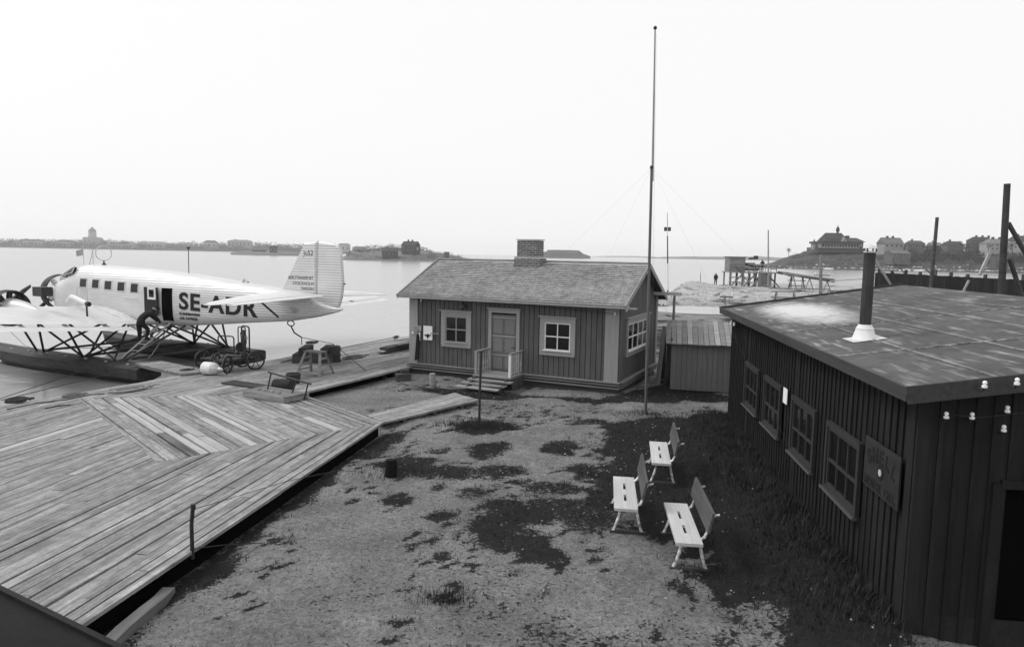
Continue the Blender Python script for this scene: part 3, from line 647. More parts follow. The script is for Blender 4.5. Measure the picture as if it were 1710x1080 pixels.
# parent frame: x along the wall away from the camera, y = left of that; the barn lies to -y
BW0, BW1, BZT = -.32, 11.15, 2.94; RG = 4.6; RGZ = 3.86; EVZ = 3.07; BEND = 9.2
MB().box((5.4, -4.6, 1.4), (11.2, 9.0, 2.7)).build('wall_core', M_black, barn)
wins = [(7.42, 8.88), (5.45, 6.88), (3.22, 4.66), (1.20, 2.63)]
bf = MB().box((5.4, -.01, .1), (11.4, .03, .5)).build('long_wall', M_barn, barn)
wall_boards(bf, (BW0, -.02), (1, 0), BW1 - BW0, .05, lambda a: BZT, [(a0 - BW0, a1 - BW0, .9, 1.97) for a0, a1 in wins], .19, .02, .03, M_barn, (0, 1), batten=(.05, .022))
bgz = lambda a: BZT + a * (RGZ - EVZ) / (RG + .25) if a < RG else BZT + (BEND - a) * (RGZ - EVZ) / (RG + .25)
ng = MB().box((BW0, -4.6, .1), (.03, 9.0, .5)).build('gable_wall', M_barn, barn)
wall_boards(ng, (BW0 + .02, -.03), (0, -1), 6.0, .05, lambda a: bgz(a), [(.9, 2.4, 0, 1.93)], .19, .02, .03, M_barn, (-1, 0), batten=(.05, .022))
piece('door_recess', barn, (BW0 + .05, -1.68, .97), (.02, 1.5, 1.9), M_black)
for yy in (-.86, -2.44): piece('door_frame', barn, (BW0 - .03, yy, 1.0), (.06, .1, 2.0), M_barn)
piece('door_frame', barn, (BW0 - .03, -1.65, 1.99), (.058, 1.5, .1), M_barn)
piece('corner_board', barn, (BW0 + .05, .04, 1.5), (2.85, .14, .05), M_barn, (R(90), R(-90), 0))
piece('corner_board', barn, (BW0 - .04, -.02, 1.5), (2.85, .14, .05), M_barn, (R(90), R(-90), R(90)))
piece('downpipe', barn, (9.05, .04, 2.5), (.06, .05, .95), M_barnt)
fg = MB().box((BW1, -4.6, 1.6), (.03, 9.0, 3.0)).build('gable_wall', M_barn, barn)
for a0, a1 in wins: sash_window(bf, 'window', (0, .03), (1, 0), (0, 1), a0, a1, .88, 1.98, .085, (3, 2, .45), mat=M_barnt, sash=gm('barn_sash', .045, .6), cap=False, deep=.03)
for a0, a1 in wins: piece('sill', bf, ((a0 + a1) / 2, .10, .9), (a1 - a0 + .04, .07, .035), gm('barn_sill', .085, .6), (R(12), 0, 0))
# notice sheet and oil sign
piece('notice_sheet', barn, (5.12, .075, 1.86), (.28, .012, .3), M_paper)
sg = piece('oil_sign', barn, (.46, .075, 1.83), (1.1, .02, .66), gm('sign_enamel', .036, .45, noise=[((4, 4, 4), .3)])); sg['label'] = 'enamel oil sign with arched lettering and a shell emblem'
def sign_text(body, size, x, z, arc=None):
    n = len(body); 
    for i, c in enumerate(body):
        if c == ' ': continue
        f_ = (i - (n - 1) / 2); me = text_mesh(c, size, M_letter, .004, .008, 'CENTER')
        dx = f_ * size * .68; dz = -(arc or 0) * f_ * f_
        o = link('lettering', me, sg); o.matrix_local = Matrix.Translation((x - dx, .013, z + dz)) @ Matrix.Rotation(math.pi, 4, 'Z') @ Matrix.Rotation(R(90), 4, 'X') @ Matrix.Rotation(-R(9) * f_ if arc else 0, 4, 'Z')
sign_text('SHELL', .26, .0, .08, .018); sign_text('MOTOR OIL', .16, .0, -.29)
MB().prism([(.02, -.09), (.055, -.075), (.10, .0), (.085, .06), (.04, .095), (0, .10), (-.04, .095), (-.085, .06), (-.10, 0), (-.055, -.075), (-.02, -.09)], 0, .006, lambda x, y, z: (x, .011 + z, -.03 + y)).build('emblem', M_letter, sg)
MB().prism([(.0, -.045), (.03, -.03), (.05, .0), (.03, .04), (0, .05), (-.03, .04), (-.05, 0), (-.03, -.03)], 0, .004, lambda x, y, z: (x, .0175 + z, -.03 + y)).build('emblem', gm('sign_pale', .5, .5), sg)
# roof: felt on boards, in strips with lapped seams
rm = bpy.data.materials.new('roofing_felt'); rm.use_nodes = True; t = rm.node_tree; N = t.nodes; L = t.links; b = N['Principled BSDF']
tc = N.new('ShaderNodeTexCoord')
v1, q1 = tn(.8, .7, 1.35); v2, q2 = tn(5, .75, 1.25); v3, q3 = tn(40, .85, 1.15)
mp = N.new('ShaderNodeMapping'); mp.inputs['Scale'].default_value = (1.0, 7, 1); L.new(tc.outputs['Object'], mp.inputs[0])
ns = N.new('ShaderNodeTexNoise'); ns.inputs['Scale'].default_value = 1.1; ns.inputs['Detail'].default_value = 8; L.new(mp.outputs[0], ns.inputs['Vector'])
st = N.new('ShaderNodeMapRange'); st.inputs[1].default_value = .56; st.inputs[2].default_value = .74; st.inputs[3].default_value = 1; st.inputs[4].default_value = 3.6; L.new(ns.outputs[0], st.inputs[0])
L.new(mm('MULTIPLY', mm('MULTIPLY', .085, v1), mm('MULTIPLY', mm('MULTIPLY', v2, v3), st.outputs[0])), b.inputs['Base Color'])
# a rain puddle lies on the felt: smooth and mirror-like there
sx = N.new('ShaderNodeSeparateXYZ'); L.new(tc.outputs['Object'], sx.inputs[0])
pdx = mm('DIVIDE', mm('SUBTRACT', sx.outputs[0], 8.4), 2.6); pdy = mm('DIVIDE', mm('ADD', sx.outputs[1], 1.05), .72)
pd = mm('ADD', mm('POWER', mm('ADD', mm('MULTIPLY', pdx, pdx), mm('MULTIPLY', pdy, pdy)), .5), mm('MULTIPLY', mm('ADD', mm('MULTIPLY', mm('SUBTRACT', q1, .5), 1.4), mm('MULTIPLY', mm('SUBTRACT', q2, .5), 1.0)), 1.0))
pr = N.new('ShaderNodeMapRange'); pr.inputs[1].default_value = .45; pr.inputs[2].default_value = 1.25; pr.inputs[3].default_value = .10; pr.inputs[4].default_value = .72; L.new(pd, pr.inputs[0]); L.new(pr.outputs[0], b.inputs['Roughness'])
pr2 = N.new('ShaderNodeMapRange'); pr2.inputs[1].default_value = .45; pr2.inputs[2].default_value = 1.25; pr2.inputs[3].default_value = 1.0; pr2.inputs[4].default_value = .2; L.new(pd, pr2.inputs[0]); L.new(pr2.outputs[0], b.inputs['Specular IOR Level'])
pr3 = N.new('ShaderNodeMapRange'); pr3.inputs[1].default_value = .4; pr3.inputs[2].default_value = 1.25; pr3.inputs[3].default_value = 0; pr3.inputs[4].default_value = 1; L.new(pd, pr3.inputs[0])
b.inputs['Coat Roughness'].default_value = .06; L.new(mm('SUBTRACT', 1, pr3.outputs[0]), b.inputs['Coat Weight']); b.inputs['Coat IOR'].default_value = 1.9
bp = N.new('ShaderNodeBump'); bp.inputs['Distance'].default_value = .02; L.new(pr3.outputs[0], bp.inputs['Strength']); L.new(q3, bp.inputs['Height']); L.new(bp.outputs[0], b.inputs['Normal'])
RX0, RX1 = -.58, 11.62; rs = (RGZ - EVZ) / (RG + .25)
roofb = MB().add([(RX0, .25, EVZ), (RX1, .25, EVZ), (RX1, -RG, RGZ), (RX0, -RG, RGZ), (RX1, -RG * 2 - .25, EVZ), (RX0, -RG * 2 - .25, EVZ),
    (RX0, .25, EVZ - .1), (RX1, .25, EVZ - .1), (RX1, -RG, RGZ - .1), (RX0, -RG, RGZ - .1), (RX1, -RG * 2 - .25, EVZ - .1), (RX0, -RG * 2 - .25, EVZ - .1)],
    [(0, 1, 2, 3), (3, 2, 4, 5), (7, 6, 9, 8), (8, 9, 11, 10), (0, 6, 7, 1), (5, 4, 10, 11), (0, 3, 9, 6), (3, 5, 11, 9), (1, 7, 8, 2), (2, 8, 10, 4)]).build('roof', rm, barn)
for k in range(1, 5):                                  # lapped seams of the felt
    y = .25 - k * .98; xe_ = 5.8 if k in (1, 2) else RX1 - .02; MB().beam((RX0 + .02, y, EVZ + (.25 - y) * rs + .006), (xe_, y, EVZ + (.25 - y) * rs + .006), .05, .014).build('felt_seam', gm('seam_felt', .22, .8, noise=[((.8, 9, 9), .75), ((12, 12, 12), .4)]), roofb)
for k in range(2): 
    x = 2.0 + k * 3.2; MB().beam((x, .2, EVZ + .05 * rs + .008), (x - .5, -RG + .1, RGZ - .1 * rs + .004), .05, .014).build('felt_seam', gm('seam_felt', .16), roofb)
MB().beam((RX0 - .02, .275, EVZ - .045), (RX1 + .02, .275, EVZ - .045), .04, .16).build('eave_board', M_barnf, barn)
MB().beam((RX0 - .025, .29, EVZ - .05), (RX0 - .025, -RG, RGZ - .05), .04, .2).build('barge_board', M_barnf, barn)
MB().beam((RX1 + .025, .29, EVZ - .05), (RX1 + .025, -RG, RGZ - .05), .04, .2).build('barge_board', M_barnf, barn)
# stove pipe
bz = lambda y: EVZ + (.25 - y) * rs
d_ = ray(1443, 566); nrm_ = Vector((BYv.x * -rs, BYv.y * -rs, 1)); p0 = BO - BYv * .25 + Vector((0, 0, EVZ))
tp = (p0 - CAM).dot(nrm_) / d_.dot(nrm_); pp = CAM + d_ * tp; lx, ly = (pp - BO).dot(BX), -(pp - BO).dot(BYv); lz = pp.z
dep = pp.y; ph = 158 * dep / F
flue = MB().lathe([(.088, ph * .07), (.088, ph * .93)], 10, (lx, ly, lz)).build('flue', gm('flue_metal', .05, .7, noise=[((2, 2, 1), .4)]), barn)
hb = ph * .13
MB().lathe([(.2, -.06), (.2, .0), (.18, .02), (.135, hb * .8), (.14, hb * .85), (.12, hb), (.1, hb + .04)], 20, (lx, ly, lz)).build('flue_collar', M_white, flue, True)
MB().lathe([(.115, ph * .955), (.115, ph * .96), (.01, ph)], 16, (lx, ly, lz)).build('flue_cap', M_galv, flue)
MB().lathe([(.09, ph * .91), (.1, ph * .915), (.1, ph * .93), (.09, ph * .932)], 12, (lx, ly, lz)).build('flue_rim', M_galv, flue)
for k in range(4): MB().tube([(lx + .09 * math.cos(k * 1.57 + .8), ly + .09 * math.sin(k * 1.57 + .8), lz + ph * .92), (lx + .1 * math.cos(k * 1.57 + .8), ly + .1 * math.sin(k * 1.57 + .8), lz + ph * .96)], .012, 6).build('cap_bracket', M_iron, flue)
MB().add([(lx - .28, ly + .26, bz(ly + .26) + .012), (lx + .28, ly + .26, bz(ly + .26) + .012), (lx + .28, ly - .26, bz(ly - .26) + .012), (lx - .28, ly - .26, bz(ly - .26) + .012)], [(0, 1, 2, 3)]).build('flashing', M_galv, flue)
# porcelain insulators on the near gable and the far corner
def insulator(o, x, y, z, sx=-1, sy=0, s=.62):
    br = MB().tube([(x, y, z), (x + sx * .12, y + sy * .12, z), (x + sx * .14, y + sy * .14, z + .05)], .012, 6).build('bracket', M_iron, o)
    MB().lathe([(.02 * s, 0), (.045 * s, .005), (.045 * s, .05 * s), (.022 * s, .06 * s), (.022 * s, .075 * s), (.038 * s, .08 * s), (.034 * s, .115 * s), (.01, .13 * s)], 12, (x + sx * .14, y + sy * .14, z + .03)).build('insulator', M_porc, br, True)
for px_, py_ in ((1644, 648), (1698, 643), (1580, 699), (1623, 700), (1682, 689), (1676, 721)):
    onr = py_ < 660; d_ = ray(px_, py_); xx = (RX0 - .06 if onr else BW0 - .05) - .14
    tt = ((BO + BX * xx) - CAM).dot(BX) / d_.dot(BX); hp = CAM + d_ * tt; insulator(barn, xx + .14, -(hp - BO).dot(BYv), hp.z - .03)
for xx in (10.5, 10.1): insulator(barn, xx, .02, 2.70, 0, 1, .8)
MB().tube([(BW0 - .2, -.26, 2.8), (BW0 - .2, -.55, 2.79), (BW0 - .2, -.95, 2.86), (BW0 - .2, -6, 2.95)], .005, 5).build('wire', M_iron, barn)
# ================================================================== BENCHES
def bench(x, y, rz, label):
    t_ = thing('bench', label, 'bench', (x, y, gz(x, y) - .01), rz, 'rustic benches in front of the barn')
    L_, D_ = 1.62, .36
    for k, yy in enumerate((-.105, .105)):             # two seat boards
        piece('seat_board', t_, (0, yy, .45), (L_, .165, .045), M_bench)
    for xx in (-.625, -.0, .625): piece('seat_fill', t_, (xx, 0, .45), (.37 if xx else .26, .0445, .045), M_bench)
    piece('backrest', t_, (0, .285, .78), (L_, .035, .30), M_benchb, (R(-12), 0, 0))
    for xs in (-.62, .62):
        w_ = lambda: rg.uniform(-.012, .012)
        MB().tube([(xs, -.20, 0), (xs + w_(), -.155, .12), (xs + w_(), -.11, .25), (xs, -.08, .43)], [.03, .02, .025, .018], 8).build('leg', M_birch, t_, True)
        MB().tube([(xs, .27, 0), (xs + w_(), .235, .13), (xs + w_(), .2, .27), (xs, .165, .43)], [.03, .02, .025, .018], 8).build('leg', M_birch, t_, True)
        MB().tube([(xs, .15, .43), (xs, .235, .50), (xs, .265, .58), (xs, .27, .68), (xs, .31, .8)], [.02, .024, .018, .022, .018], 8).build('back_support', M_birch, t_, True)
        MB().tube([(xs, .30, .77), (xs + .01, .36, .83), (xs + .02, .43, .85)], [.018, .02, .016], 8).build('branch_stub', M_birch, t_, True)
        MB().beam((xs, -.2, .40), (xs, .2, .40), .05, .05).build('seat_bearer', M_iron, t_); MB().beam((xs, -.24, .015), (xs, .31, .015), .07, .05).build('foot_rail', M_darkwood, t_)
    return t_
# long side runs along az -6..-9 deg, the back stands to the right
bench(2.66, 10.2, R(90 - (-173.8)), 'pale slatted rustic bench with white branch legs set closest to the barn oil sign')
bench(1.98, 11.43, R(90 - (-172.3)), 'pale rustic bench with white branch legs standing on the sandy side')
bench(3.13, 14.03, R(90 - (-170.5)), 'pale rustic bench with white branch legs closest to the flagpole')
# ================================================================== MAST, POSTS, YARD BITS
p = P(1078, 693); mt_ = thing('flagpole', 'very tall slender guyed mast standing before the cabin gable', 'mast', p)
top = PY(1094, 50, p.y) - p
MB().tube([(0, 0, -.2), top * .2, top * .43, top * .66], [.042, .042, .04, .036], 12).build('lower_mast', gm('mast_dark', .13, .6, noise=[((3, 3, .8), .25)]), mt_, True)
MB().tube([top * .62 + Vector((.03, 0, 0)), top], [.034, .02], 10).build('upper_mast', M_mast, mt_, True)
MB().lathe([(.02, 0), (.05, .03), (.05, .07), (.01, .1)], 10, top).build('truck', M_iron, mt_)
MB().lathe([(.05, -.03), (.05, .03)], 10, top * .655).build('band', M_iron, mt_)
for q_ in ((-6.5, 6, .0), (7.5, 4, 1.0), (.5, -9, 1.5), (-2.0, 9, .0)): MB().tube([top * .655, Vector(q_) * 1.0], .0011, 4).build('guy_wire', M_iron, mt_)
MB().tube([top * .99 + Vector((.04, 0, 0)), Vector((.12, -.05, 1.2))], .002, 4).build('halyard', M_rope, mt_)
p = P(800, 710); po = thing('clothes_post', 'thin dark iron post standing in a grass patch before the cabin steps', 'post', (p.x, p.y, gz(p.x, p.y)))
MB().tube([(0, 0, -.1), (.01, 0, 1.0), (.03, 0, 2.02)], .032, 8).build('post', M_iron, po); MB().tube([(-.05, 0, 1.98), (.1, .0, 2.0)], .014, 6).build('top_bar', M_iron, po)
p = P(321, 918, .28); po = thing('fence_post', 'short dark post with loose wire at the plank deck edge', 'post', (p.x, p.y, DECK_Z - .03))
MB().tube([(0, 0, -.1), (.0, 0, .4), (.03, 0, .68)], [.03, .028, .03], 8).build('post', M_iron, po); MB().lathe([(.034, .62), (.036, .65), (.034, .70)], 8, (.03, 0, 0)).build('cap', M_iron, po)
MB().tube([(.03, 0, .62), (.8, 1.6, .5), (1.3, 3.0, .25), (1.5, 4.3, -.2)], .005, 4).build('wire', M_iron, po)
MB().tube([(0, 0, .05), (.3, .5, -.1), (.7, .8, -.2), (.6, .3, -.2), (.3, .1, -.2)], .006, 4).build('wire', M_iron, po)
p = P(652, 797); st_ = MB().tube([(0, 0, -.1), (.02, 0, .2), (.01, .01, .33)], [.14, .115, .11], 14).build('stump', gm('stump_wood', .01, .9, noise=[((8, 8, 2), .5)]), None, True, (p.x, p.y, gz(p.x, p.y)))
tag(st_, 'short blackened wooden stump in the sandy yard', 'stump')
a, c = P(178, 1072, .1), P(272, 987, .1); bmk = MB().loft([[Vector((x - .085, y, 0)) , Vector((x + .085, y, 0)), Vector((x + .08, y, h)), Vector((x - .08, y, h))] for x, y, h in ((-.0, 0, .1), (.02, .3, .12), (.07, .7, .13), (.09, 1.0, .11), (.05, 1.35, .07))])
bo = bmk.build('timber_beam', gm('grey_timber', .13, .85, noise=[((10, 1, 10), .3)]), None, False, (a.x, a.y, .0), (0, 0, -math.atan2((c - a).x, (c - a).y) + .05)); tag(bo, 'weathered curved timber beam lying along the deck edge', 'beam')
# lean-to roof below the viewpoint
la, lb_ = P(2, 992, 2.0), P(190, 1086, 2.0); lu = (lb_ - la).normalized(); ln_ = Vector((lu.y, -lu.x, 0))
if ln_.y > 0: ln_ = -ln_
lt = thing('lean_to', 'dark tarred lean-to roof edge at the corner of the plank deck', 'lean-to', la - lu * 3, math.atan2(lu.y, lu.x))
sgn = 1 if Vector((-lu.y, lu.x, 0)).dot(ln_) > 0 else -1
MB().add([(0, 0, -.0), (5.2, 0, -.0), (5.2, sgn * 1.7, .18), (0, sgn * 1.7, .18), (0, 0, -.05), (5.2, 0, -.05), (5.2, sgn * 1.7, .13), (0, sgn * 1.7, .13)], [(0, 1, 2, 3), (7, 6, 5, 4), (0, 4, 5, 1), (1, 5, 6, 2), (2, 6, 7, 3), (3, 7, 4, 0)]).build('roof', M_tar, lt)
MB().beam((0, -sgn * .02, -.05), (5.2, -sgn * .02, -.05), .04, .16).build('fascia', gm('tarred_fascia', .02, .7, noise=[((2, 9, 9), .4)]), lt)
for k in range(24): piece('board', lt, (.3 + k * .2, sgn * .35, -1.0), (1.9, .18, .03), M_darkwood, (R(90), R(-90), 0))
# ================================================================== FLOATPLANE  (x forward, y to port, z up; origin under the tail)
TL = Vector((-6.1, 24.66, 0)); AZP = -63.0
plane = thing('floatplane', 'corrugated silver three-engined floatplane moored tail-first at the wharf', 'seaplane', TL, R(90 - AZP))
ST = [(0.0, .03, 2.40, 2.45), (.25, .09, 2.31, 2.49), (.6, .16, 2.22, 2.54), (1.12, .27, 2.1, 2.66), (1.3, .34, 2.06, 2.88), (2.4, .50, 1.87, 3.03), (4.5, .632, 1.68, 3.2), (6.3, .745, 1.5, 3.36), (7.5, .82, 1.40, 3.46), (9, .85, 1.31, 3.55), (10.5, .86, 1.26, 3.61), (12.5, .86, 1.23, 3.67),
      (14.2, .86, 1.22, 3.72), (14.7, .85, 1.23, 3.68), (15.4, .82, 1.26, 3.36), (15.9, .77, 1.34, 3.06), (16.3, .68, 1.5, 3.0), (16.6, .58, 1.66, 2.92)]
def fus(x):
    for a, c in zip(ST, ST[1:]):
        if a[0] <= x <= c[0]:
            k = (x - a[0]) / (c[0] - a[0]); return [a[i] + (c[i] - a[i]) * k for i in range(4)]
    return ST[-1]
def ring(x, grow=0.0, n=40):
    _, hw, zb, zt = fus(x); zc = zb + .55 * (zt - zb); out = []
    for k in range(n):
        t_ = 2 * math.pi * (k + .5) / n; c, s_ = math.cos(t_), math.sin(t_); e = 2.5 if s_ > 0 else 5.0
        y = math.copysign(abs(c) ** (2 / e), c) * (hw + grow); z = zc + math.copysign(abs(s_) ** (2 / e), s_) * ((zt - zc) if s_ > 0 else (zc - zb)) * (1 + grow)
        out.append(Vector((x, y, z)))
    return out
xs = sorted(set([a[0] for a in ST] + [k * .5 for k in range(34) if k * .5 < 16.6]))
fz = MB().loft([ring(x) for x in xs]).build('fuselage', M_alu, plane, True)
def side_y(x, z):
    _, hw, zb, zt = fus(x); zc = zb + .55 * (zt - zb); s_ = min(1, abs(z - zc) / ((zt - zc) if z > zc else (zc - zb))); e = 2.5 if z > zc else 5
    return hw * (1 - s_ ** e) ** (1 / e)
def side_panel(name, x0, x1, z0, z1, mat, parent, d=.012, sd_=1):
    n = 9; rr = []
    for k in range(n):
        z = z0 + (z1 - z0) * k / (n - 1); rr.append([Vector((x, sd_ * (side_y(x, z) + dd), z)) for x, dd in ((x0, d), (x1, d), (x1, -.03), (x0, -.03))])
    return MB().loft(rr).build(name, mat, parent)
for sd_ in (1, -1):
    for xc, zc in ((13.87, 2.92), (13.0, 2.91), (12.13, 2.88), (11.25, 2.86), (10.38, 2.83)):
        wf = side_panel('window', xc - .27, xc + .27, zc - .22, zc + .22, M_alus, fz, .010, sd_); side_panel('pane', xc - .215, xc + .215, zc - .175, zc + .175, M_glass, wf, .016, sd_)
side_panel('crew_door', 13.58, 14.12, 1.9, 2.66, M_alus, fz, .008)
side_panel('nose_panel', 14.3, 16.3, 1.75, 2.78, M_alus, fz, .006)
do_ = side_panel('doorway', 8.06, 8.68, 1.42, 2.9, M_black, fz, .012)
# open door leaf, folded forward against the side
dl = MB().box((9.22, .93, 2.34), (.82, .04, 1.14)).build('door_leaf', gm('door_leaf_dark', .03, .6), fz)
MB().box((9.14, .956, 2.66), (.50, .02, .5)).build('leaf_window_frame', M_white, dl); MB().box((9.14, .97, 2.66), (.3, .01, .3)).build('leaf_pane', M_glass, dl)
MB().lathe([(.001, .955), (.07, .957), (.07, .95)], 14, (9.05, 0, 2.02), 'Y').build('roundel', M_alus, dl)
MB().tube([(11.1, .89, 2.42), (10.2, .895, 2.37)], .014, 6).build('handrail', M_alus, fz)
# cockpit glazing
for sd_ in (1, -1):
    v = [(15.85, .60, 3.13), (14.75, .74, 3.30), (14.72, .62, 3.58), (15.3, .52, 3.42)]
    MB().add([(x, sd_ * (y + .04), z + .02) for x, y, z in v] + [(x, sd_ * (y - .05), z - .03) for x, y, z in v], [(0, 1, 2, 3), (0, 4, 5, 1), (1, 5, 6, 2), (2, 6, 7, 3), (3, 7, 4, 0)]).build('cockpit_window', M_glass, fz)
    for a, c in ((0, 1), (1, 2), (2, 3), (3, 0)): MB().tube([(v[a][0], sd_ * (v[a][1] + .055), v[a][2] + .03), (v[c][0], sd_ * (v[c][1] + .055), v[c][2] + .03)], .02, 5).build('cockpit_frame', M_alus, fz)
    MB().tube([((v[0][0] + v[1][0]) / 2, sd_ * .73, 3.26), ((v[2][0] + v[3][0]) / 2, sd_ * .63, 3.54)], .018, 5).build('cockpit_frame', M_alus, fz)
# registration and company lettering
def lett(body, size, x, z, bold=0.0, ang=0.0, ext=.02, yaw=None, spacing=1.0, yoff=.008):
    me = text_mesh(body, size, M_letter, ext, bold, 'LEFT', spacing=spacing)
    y = side_y(x, z) + yoff; yw = math.atan(.0627) if yaw is None else yaw
    o = link('lettering', me, fz, (x, y, z)); o.matrix_local = Matrix.Translation((x, y, z)) @ Matrix.Rotation(math.pi + yw, 4, 'Z') @ Matrix.Rotation(R(90), 4, 'X') @ Matrix.Rotation(ang, 4, 'Z'); return o
lr = lett('SE-ADR', .93, 7.66, 2.11, .022, R(-1.8), spacing=1.12)
wd_ = max(v.co.x for v in lr.data.vertices); lr.scale = (4.05 / wd_, 1, 1)
lett('SCANDINAVIAN', .15, 7.66, 1.87, 0, R(-.5)); lett('AIR EXPRESS', .15, 7.66, 1.69, .002, R(-.5), spacing=1.15)
# fin, rudder, tailplane
def slab(poly, th, edge=.35):
    cxx = sum(p_[0] for p_ in poly) / len(poly); czz = sum(p_[1] for p_ in poly) / len(poly)
    r0 = [Vector((x, 0.004, z)) for x, z in poly]; i_ = lambda s_: [Vector((cxx + (x - cxx) * .9, s_ * th / 2, czz + (z - czz) * .95)) for x, z in poly]
    return MB().loft([i_(1), [Vector((x, th * .2, z)) for x, z in poly], [Vector((x, -th * .2, z)) for x, z in poly], i_(-1)])
fin = slab([(2.95, 2.98), (1.72, 4.78), (1.14, 4.82), (1.20, 2.82)], .16).build('fin', M_alu, plane)
rud = slab([(1.08, 4.82), (.34, 4.79), (.12, 4.68), (.0, 4.40), (-.08, 3.4), (-.02, 2.9), (.12, 2.50), (1.14, 2.46), (1.15, 2.82)], .12).build('rudder', M_alu, plane)
MB().tube([(1.11, 0, 4.86), (1.165, 0, 2.8)], .035, 6).build('hinge_post', M_alus, rud); MB().beam((.3, 0, 2.42), (1.1, 0, 2.36), .1, .05).build('rudder_horn', M_rust, rud)
MB().tube([(-.14, 0, 3.34), (-.02, 0, 3.36)], .025, 6).build('trim_lever', M_iron, rud)
def flat_text(body, size, x, z, parent, y=.083, align='RIGHT', sx=1.0):
    me = text_mesh(body, size, gm('grey_lettering', .08, .6), .003, 0, align)
    o = link('lettering', me, parent); o.matrix_local = Matrix.Translation((x, y, z)) @ Matrix.Rotation(math.pi, 4, 'Z') @ Matrix.Rotation(R(90), 4, 'X') @ Matrix.Diagonal((sx, 1, 1, 1)); return o
flat_text('Ju52', .27, 1.28, 4.33, fin); flat_text('AEROTRANSPORT', .19, 1.27, 3.44, fin, sx=.8); flat_text('STOCKHOLM', .17, 1.27, 3.24, fin); flat_text('SWEDEN', .155, 1.27, 3.06, fin)
for sd_ in (1, -1):
    def hs(y, le, te, z, th): return [Vector((te + (le - te) * k, sd_ * y, z + th * hz)) for k, hz in ((0, .1), (.35, .5), (.8, .6), (1, .0), (.8, -.4), (.35, -.3), (0, -.1))]
    tpn = MB().loft([hs(.25, 2.95, 1.1, 2.92, .16), hs(2.5, 2.5, 1.2, 2.85, .13), hs(3.9, 2.2, 1.42, 2.76, .09), hs(4.3, 1.95, 1.6, 2.74, .04)]).build('tailplane', M_aluw, plane, True)
    MB().loft([hs(.35, 1.05, .55, 2.88, .1), hs(3.9, 1.36, 1.0, 2.74, .06)]).build('elevator', M_aluw, tpn)
    MB().tube([(2.1, sd_ * 1.95, 2.8), (2.5, sd_ * .62, 2.05)], .035, 8).build('tail_strut', M_iron, tpn)
MB().lathe([(.10, -.02), (.13, .0), (.10, .02)], 14, (1.95, .6, 2.32), 'Y').build('tail_roundel', M_alus, fz)
